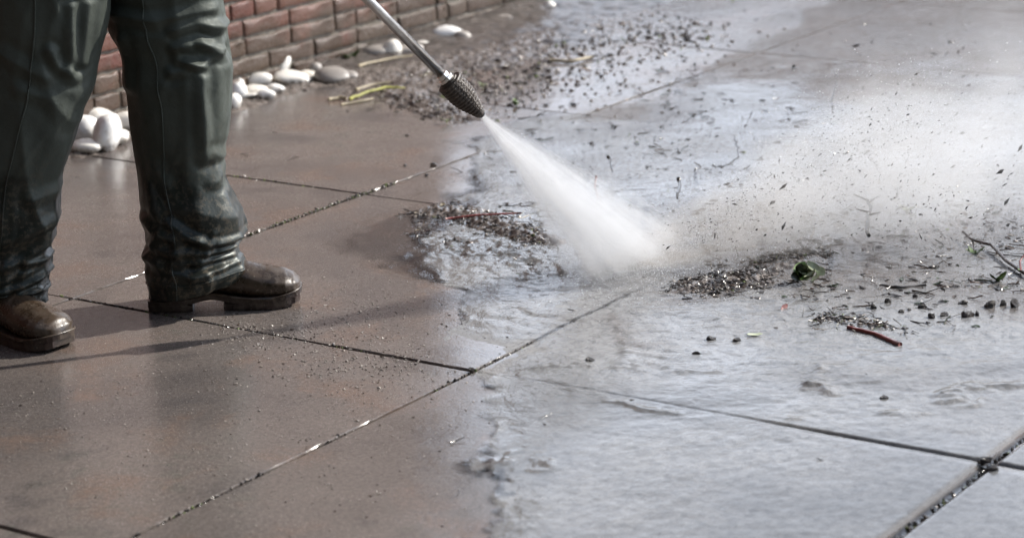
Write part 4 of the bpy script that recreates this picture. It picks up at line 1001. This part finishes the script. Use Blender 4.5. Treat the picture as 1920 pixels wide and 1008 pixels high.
# mud at the clump and tufts
for u, v, mt, lab in [(655, 118, 'leaf', 'green weed with broad leaves at the foot of the wall'), (838, 232, 'pale_leaf', 'tiny seedling on the slab edge left of the nozzle'), (905, 165, 'pale_leaf', 'small pale seedling on the paving above the nozzle'),
                       (968, 200, 'leaf', 'small green sprig right of the nozzle'), (1828, 480, 'leaf', 'green sprig below the bent branch'), (1700, 400, 'pale_leaf', 'pale sprig caught under the mist'), (1870, 530, 'leaf', 'tiny green shoot by the right edge of the picture')]:
    base_ = G(u, v); pl = link('weed', None, None, base_); tag(pl, lab, 'weed')
    big = 1.0 if u == 655 else .55
    for k in range(6 if u == 655 else 4):
        a = rng.uniform(0, 6.3); L = rng.uniform(.03, .05) * big
        link('leaf', mesh('leaf', *leafm(L, L * .26, 80 + k, .4), M[mt], smooth=True), pl, (math.cos(a) * L * .4, math.sin(a) * L * .4, L * .45), (rng.uniform(-.3, .3), -rng.uniform(.3, .9), a))
    link('stem', mesh('stem', *tube([(0, 0, -.002), (.001, 0, .012), (.002, .001, .024 * big)], .0013, 6), M[mt]), pl)

# dark clods scattered over the water
def clod_mesh(seed):
    bm = bmesh.new(); bmesh.ops.create_icosphere(bm, subdivisions=2, radius=1.0); r = np.random.default_rng(seed)
    P = np.array([v.co[:] for v in bm.verts]); k = 1 + .45 * fbm(P[:, 0] * 1.5 + seed, P[:, 1] * 1.5, P[:, 2] * 1.5, 3)
    F = [tuple(v.index for v in f.verts) for f in bm.faces]; bm.free(); return mesh('clod', P * k[:, None], F, M['clod'])
CM = [clod_mesh(k * 3 + 1) for k in range(10)]
CL = [(1638, 582, 10, 'biggest clod at the left end of the row behind the red twig'), (1664, 572, 8, 'clod set back from the row just right of its left end'), (1690, 590, 7, 'small clod in front of the pair near the middle of the row'),
      (1705, 586, 6, 'tiny clod touching the small one near the middle of the row'), (1729, 580, 9, 'rounded clod alone in the middle of the row'), (1808, 573, 8, 'small clod set back left of the big dark lump'),
      (1858, 578, 13, 'big dark lump in the right half of the row'), (1880, 576, 8, 'small clod between the two big dark lumps at the right'), (1902, 578, 13, 'big dark lump at the very right edge of the picture'),
      (1747, 600, 9, 'clod on the near side of the row just right of the red twig tip'), (1770, 596, 9, 'second clod along the near side of the row from the red twig'), (1814, 597, 12, 'broad flat clod on the near side of the row below the set back one'),
      (1832, 595, 7, 'little clod leaning on the broad flat one'), (1716, 560, 6, 'little clod by itself behind the row'), (1690, 548, 6, 'little clod close to the thick grey stick')]
for u, v, r_, lab in CL:
    p = G(u, v); s = r_ * .78 / FOC * 4.9
    o = link('clod', CM[rng.randrange(10)], None, (p[0], p[1], s * .45 + .003), (rng.uniform(0, 6), rng.uniform(0, 6), rng.uniform(0, 6)), (s * 1.1, s, s * .7)); tag(o, lab, 'clod', 'clods in a row right of the twig')
for u, v, r_, lab in [(1334, 640, 9, 'flat dark clod on pale water left of the leaf fragment'), (1382, 643, 9, 'brown clod next to the flat dark one on pale water'), (1305, 668, 9, 'low clod nearest the left of the open pale water'),
                      (1106, 680, 8, 'lone black clod on the crest of the flowing water'), (1581, 695, 6, 'small reddish clod on the sandy sheet of water'), (1622, 709, 6, 'dark speck of mud in the middle of the sandy sheet'), (1657, 750, 8, 'black clod at the lower rim of the sandy sheet'),
                      (1846, 868, 12, 'dark plug of muck in the joint crossing at the corner'), (1862, 884, 12, 'flat smear of muck just below the joint crossing'), (1184, 755, 5, 'tiny clod left of the faint joint'), (885, 696, 6, 'crumb stuck in the central joint crossing')]:
    p = G(u, v); s = r_ / FOC * np.linalg.norm(p - CAM); o = link('clod', CM[rng.randrange(10)], None, (p[0], p[1], s * .3 + .003), (0, 0, rng.uniform(0, 6)), (s, s * .9, s * .55)); tag(o, lab, 'clod')
for k in range(36):
    u = rng.uniform(1420, 1915); v = rng.uniform(400, 560); p = G(u, v); s = rng.uniform(3.0, 8.0) / FOC * 5
    o = link('clod', CM[rng.randrange(10)], None, (p[0], p[1], s * .2 + .002), (0, 0, rng.uniform(0, 6)), (s * 1.3, s, s * .42)); tag(o, 'small dark clod awash in the shallow water at right', 'clod', 'clods awash in the shallow water')
for k in range(22):
    u = rng.uniform(980, 1500); v = rng.uniform(190, 390); p = G(u, v); s = rng.uniform(2.5, 7.0) / FOC * 6
    o = link('clod', CM[rng.randrange(10)], None, (p[0], p[1], s * .2 + .002), (0, 0, rng.uniform(0, 6)), (s * 1.4, s, s * .42)); tag(o, 'small dark clod awash behind the spray cone', 'clod', 'clods awash behind the spray')

# ------------------------------------------------------------------ things in the air
IMP = G(1235, 500); FD = np.array([.80, .42, .42])
def air(u, v, dy): return PY(u, v, G(u, v)[1] - dy)
fly_tw = [([(1352, 316), (1384, 296), (1382, 270), (1376, 254)], .35, .0026, 'bent flying twig shaped like a hook in the mist'),
          ([(1561, 210), (1562, 170), (1572, 152)], .8, .0024, 'pale flying stem high in the mist'),
          ([(1628, 440), (1634, 400), (1626, 372)], .25, .0042, 'forked dark twig thrown up by the spray'),
          ([(1672, 376), (1690, 350)], .3, .0036, 'dark blurred twig right of the forked one'),
          ([(1636, 300), (1650, 324)], .3, .0034, 'short dark stick above the forked twig'),
          ([(1142, 292), (1148, 322)], .2, .0034, 'dark sliver just behind the spray cone'),
          ([(1275, 336), (1270, 372)], .25, .0045, 'brown scrap of bark flying behind the cone'),
          ([(1680, 392), (1714, 382)], .2, .0020, 'thin twig curving away right of the forked one')]
for k, (pts, dy, r_, lab) in enumerate(fly_tw):
    P0 = [air(u, v, dy) for u, v in pts]; P = []
    for a_, b_ in zip(P0[:-1], P0[1:]):
        for t in np.linspace(0, 1, 4, endpoint=False): P.append(a_ * (1 - t) + b_ * t + nrg.normal(0, r_ * .8, 3))
    P.append(P0[-1]); c = np.mean(P, 0)
    o = link('flying_twig', mesh('flying_twig', *tube([p - c for p in P], list(np.linspace(r_, r_ * .5, len(P)) * nrg.uniform(.5, 1.3, len(P))), 7), M['dark_twig'], smooth=True), None, c); tag(o, lab, 'twig', 'twigs flying in the spray')
    if k == 2:
        for bp in ([(1628, 376), (1600, 364)], [(1630, 378), (1650, 366)], [(1630, 398), (1606, 392)], [(1632, 402), (1650, 398)]):
            B = [air(u, v, dy) - c for u, v in bp]; link('fork', mesh('fork', *tube(B, [.0028, .0014], 6), M['dark_twig']), o)
r = np.random.default_rng(77)
OC = []
for k in range(8):                                 # eight-faced flecks
    P = np.array([(1, 0, 0), (-1, 0, 0), (0, 1, 0), (0, -1, 0), (0, 0, 1), (0, 0, -1)], float) * (1 + r.normal(0, .3, (6, 1)))
    OC.append((P, np.array([(0, 2, 4), (2, 1, 4), (1, 3, 4), (3, 0, 4), (2, 0, 5), (1, 2, 5), (3, 1, 5), (0, 3, 5)])))
def flecks(name, label, pts, sizes, stretch, mat, vary=.5, smooth=False):
    Vs, Fs = [], []
    for k, (p, s_) in enumerate(zip(pts, sizes)):
        P, Fc = OC[k % 8]; d = Vector(FD + r.normal(0, vary, 3)).normalized(); mq = np.array(d.to_track_quat('X', 'Z').to_matrix())
        Vs.append((P * s_ * [stretch * r.uniform(.6, 1.4), .8, .8]) @ mq.T + p); Fs.append(Fc + 6 * k)
    o = link(name, mesh(name, np.vstack(Vs), np.vstack(Fs), M[mat], smooth=smooth)); tag(o, label, None, kind='stuff'); return o
pts, szs = [], []
while len(pts) < 1900:
    if len(pts) < 1500: u, v = r.uniform(960, 1915), r.uniform(15, 470)
    else: u, v = r.normal(1680, 150), r.normal(330, 80)
    if v > 480 - max(0, (u - 1250)) * .02 or (u < 1260 and v > 560 - (1260 - u) * 1.1) or (u < 1120 and v > 330) or u > 1930 or v < 5: continue
    if fbm(np.array([u / 90.]), np.array([v / 60.]), None, 3)[0] < r.uniform(-.9, .5): continue
    dy = r.uniform(.05, .75) * min(1, .25 + (u - 950) / 700); pts.append(air(u, v, dy)); q_ = r.random(); szs.append(r.uniform(.0005, .0014) * (3.4 if q_ < .035 else 1.8 if q_ < .16 else 1))
for q_ in range(900):
    t = r.random() ** .8; p = IMP + FD * [1, 1, .8] * t * .75 + r.normal(0, 1, 3) * [.06, .12, .045] * (.15 + t); p[2] = abs(p[2]) + .006; pts.append(p); szs.append(r.uniform(.0005, .0013) * (2.0 if r.random() < .06 else 1))
flecks('flying_grit', 'dark grit thrown into the air by the jet', pts, szs, 2.4, 'clod')
pts, szs = [], []
for q_ in range(5000):
    t = r.random() ** .75; p = IMP + FD * [1, .8, .75] * t * .85 + r.normal(0, 1, 3) * [.12, .15, .05] * (.18 + t); p[2] = abs(p[2]) + .008
    pts.append(p); szs.append(r.uniform(.0004, .0012) * (1.7 if r.random() < .06 else 1))
for q_ in range(2600):                             # fine splash ring and the ragged skirt of the jet
    a_ = r.uniform(0, 6.283); rr_ = abs(r.normal(0, .17)); p = np.array([G(1190, 508)[0] + rr_ * math.cos(a_) * .9, G(1190, 508)[1] + rr_ * math.sin(a_), abs(r.normal(0, .022)) + .006])
    pts.append(p); szs.append(r.uniform(.0004, .0011))
for q_ in range(2200):
    t = r.uniform(.25, 1.0); p = TIP + (G(1192, 506) - TIP) * t; w_ = .020 + .13 * t; d_ = r.normal(0, 1, 3); d_ /= np.linalg.norm(d_); p = p + d_ * w_ * r.uniform(.65, 1.15)
    if p[2] > .006: pts.append(p); szs.append(r.uniform(.0004, .0009))
flecks('flying_droplets', 'white water droplets flung off the slab by the jet', pts, szs, 1.5, 'drop', smooth=True)

# ------------------------------------------------------------------ the jet and the mist (volumes)
def mat_jet(Lj, r0, r1):
    b = NB('jet_spray'); p = b.obj(); s = b.n('SeparateXYZ'); b.set(s.inputs[0], p)
    z = s.outputs[2]; rr = b.math('SQRT', b.math('ADD', b.math('MULTIPLY', s.outputs[0], s.outputs[0]), b.math('MULTIPLY', s.outputs[1], s.outputs[1])))
    t = b.math('DIVIDE', z, Lj); Rz = b.math('ADD', r0, b.math('MULTIPLY', t, r1 - r0))
    q = b.math('DIVIDE', rr, Rz)
    an = b.n('CombineXYZ'); b.set(an.inputs[0], b.math('DIVIDE', s.outputs[0], Rz)); b.set(an.inputs[1], b.math('DIVIDE', s.outputs[1], Rz)); b.set(an.inputs[2], b.math('MULTIPLY', z, 1.1))
    st = b.noise(an.outputs[0], 4.2, 5, .68); puff = b.noise(p, 26, 4, .65)
    fall = b.ramp(b.math('ADD', q, b.math('MULTIPLY', b.math('SUBTRACT', st, .5), 1.0)), .18, .95, 1, 0)
    fall = b.math('MULTIPLY', fall, b.math('MULTIPLY', b.ramp(st, .34, .60, 1.35, .30), b.ramp(puff, .3, .65, .55, 1.25)))
    core = b.math('DIVIDE', .9, b.math('ADD', b.math('MULTIPLY', t, 1.0), .06))
    dens = b.math('MULTIPLY', fall, b.math('MULTIPLY', core, 21.0))
    v = b.n('VolumePrincipled'); v.inputs['Color'].default_value = (.90, .905, .91, 1); v.inputs['Anisotropy'].default_value = .5
    b.set(v.inputs['Density'], dens); b.t.links.new(v.outputs[0], b.out.inputs['Volume']); return b.m
jend = G(1192, 506); jv = jend - TIP; jl = float(np.linalg.norm(jv)); jdir = Vector(jv / jl)
LJ = jl + .06; RJ0, RJ1 = .006, .176
# cut the cone at the slab surface
ring = []
jq = jdir.to_track_quat('Z', 'Y'); n = 48; V = []
jm = jq.to_matrix()
for f_ in (0.0, .15, .3, .5, .7, .85, 1.0):
    for k in range(n):
        t = 2 * math.pi * k / n; rr_ = RJ0 + (RJ1 - RJ0) * f_; loc = Vector((rr_ * math.cos(t), rr_ * math.sin(t), f_ * LJ)); wv = jm @ loc
        if wv.z + TIP[2] < .010:                   # slide back along the ray from the tip until it rests just above the water
            k_ = (TIP[2] - .010) / -wv.z; wv = wv * k_; loc = jm.transposed() @ wv
        V.append(loc)
F = grid_faces(n, 7, True); F.append(tuple(range(n - 1, -1, -1))); F.append(tuple(range(6 * n, 7 * n)))
jet = link('water_jet', mesh('water_jet', V, F, mat_jet(LJ, RJ0, RJ1)), None, TIP, jq.to_euler()); tag(jet, 'white cone of water blasting from the nozzle onto the slabs', 'water jet')

def mat_mist():
    b = NB('spray_mist'); p = b.obj(); s = b.n('SeparateXYZ'); b.set(s.inputs[0], p)   # local x = throw direction
    x, y, z = s.outputs
    wid = b.math('ADD', .10, b.math('MULTIPLY', x, .50)); hgt = b.math('ADD', .045, b.math('MULTIPLY', x, .19))
    e = b.math('ADD', b.math('POWER', b.math('ABSOLUTE', b.math('DIVIDE', y, wid)), 2.0), b.math('POWER', b.math('ABSOLUTE', b.math('DIVIDE', z, hgt)), 2.0))
    st = b.noise(b.scale(p, (.45, 2.2, 2.2)), 7, 6, .68, dist=.3); cl_ = b.noise(p, 4.5, 6, .66, dist=.6)
    f = b.ramp(b.math('ADD', e, b.math('MULTIPLY', b.math('SUBTRACT', st, .5), 2.2)), -.1, 1.15, 1, 0)
    lx = b.math('MULTIPLY', b.ramp(x, -.16, .0, 0, 1), b.ramp(x, .4, 1.7, 1, 0))
    den = b.math('MULTIPLY', b.math('MULTIPLY', f, lx), b.math('MULTIPLY', b.ramp(cl_, .32, .66, .12, 1.45), b.ramp(st, .35, .65, .5, 1.4)))
    den = b.math('DIVIDE', den, b.math('ADD', .105, b.math('MULTIPLY', x, .74)))
    v = b.n('VolumePrincipled'); b.set(v.inputs['Color'], b.mix(b.ramp(b.math('ADD', x, b.math('MULTIPLY', b.math('SUBTRACT', cl_, .5), .8)), .02, .55), (.70, .66, .61), (.83, .825, .815))); v.inputs['Anisotropy'].default_value = .3
    b.set(v.inputs['Density'], b.math('MULTIPLY', den, 1.75)); b.t.links.new(v.outputs[0], b.out.inputs['Volume']); return b.m
th_ = math.atan2(.46, .86)
mo = np.array([IMP[0] - .02, IMP[1], .02])
V = []; secs = [(-.15, .14, .06), (.0, .18, .09), (.4, .46, .20), (.9, .75, .34), (1.4, 1.08, .47), (1.9, 1.4, .58), (2.4, 1.6, .66)]
tilt = R(9)
for x_, wy, hz_ in secs:
    for k in range(28):
        t = 2 * math.pi * k / 28; V.append((x_, wy * math.cos(t), hz_ * math.sin(t)))
er = (0, -tilt, th_); Mr = np.array((Matrix.Rotation(th_, 3, 'Z') @ Matrix.Rotation(-tilt, 3, 'Y')))
V = np.array(V); Wd = V @ Mr.T + mo; Wd[:, 2] = np.maximum(Wd[:, 2], .012); V = (Wd - mo) @ Mr
F = grid_faces(28, len(secs), True); F.append(tuple(range(27, -1, -1))); F.append(tuple(range((len(secs) - 1) * 28, len(secs) * 28)))
mist = link('spray_mist', mesh('spray_mist', V, F, mat_mist()), None, mo, er); tag(mist, 'white mist thrown off the slab beyond the jet', 'mist', kind='stuff')
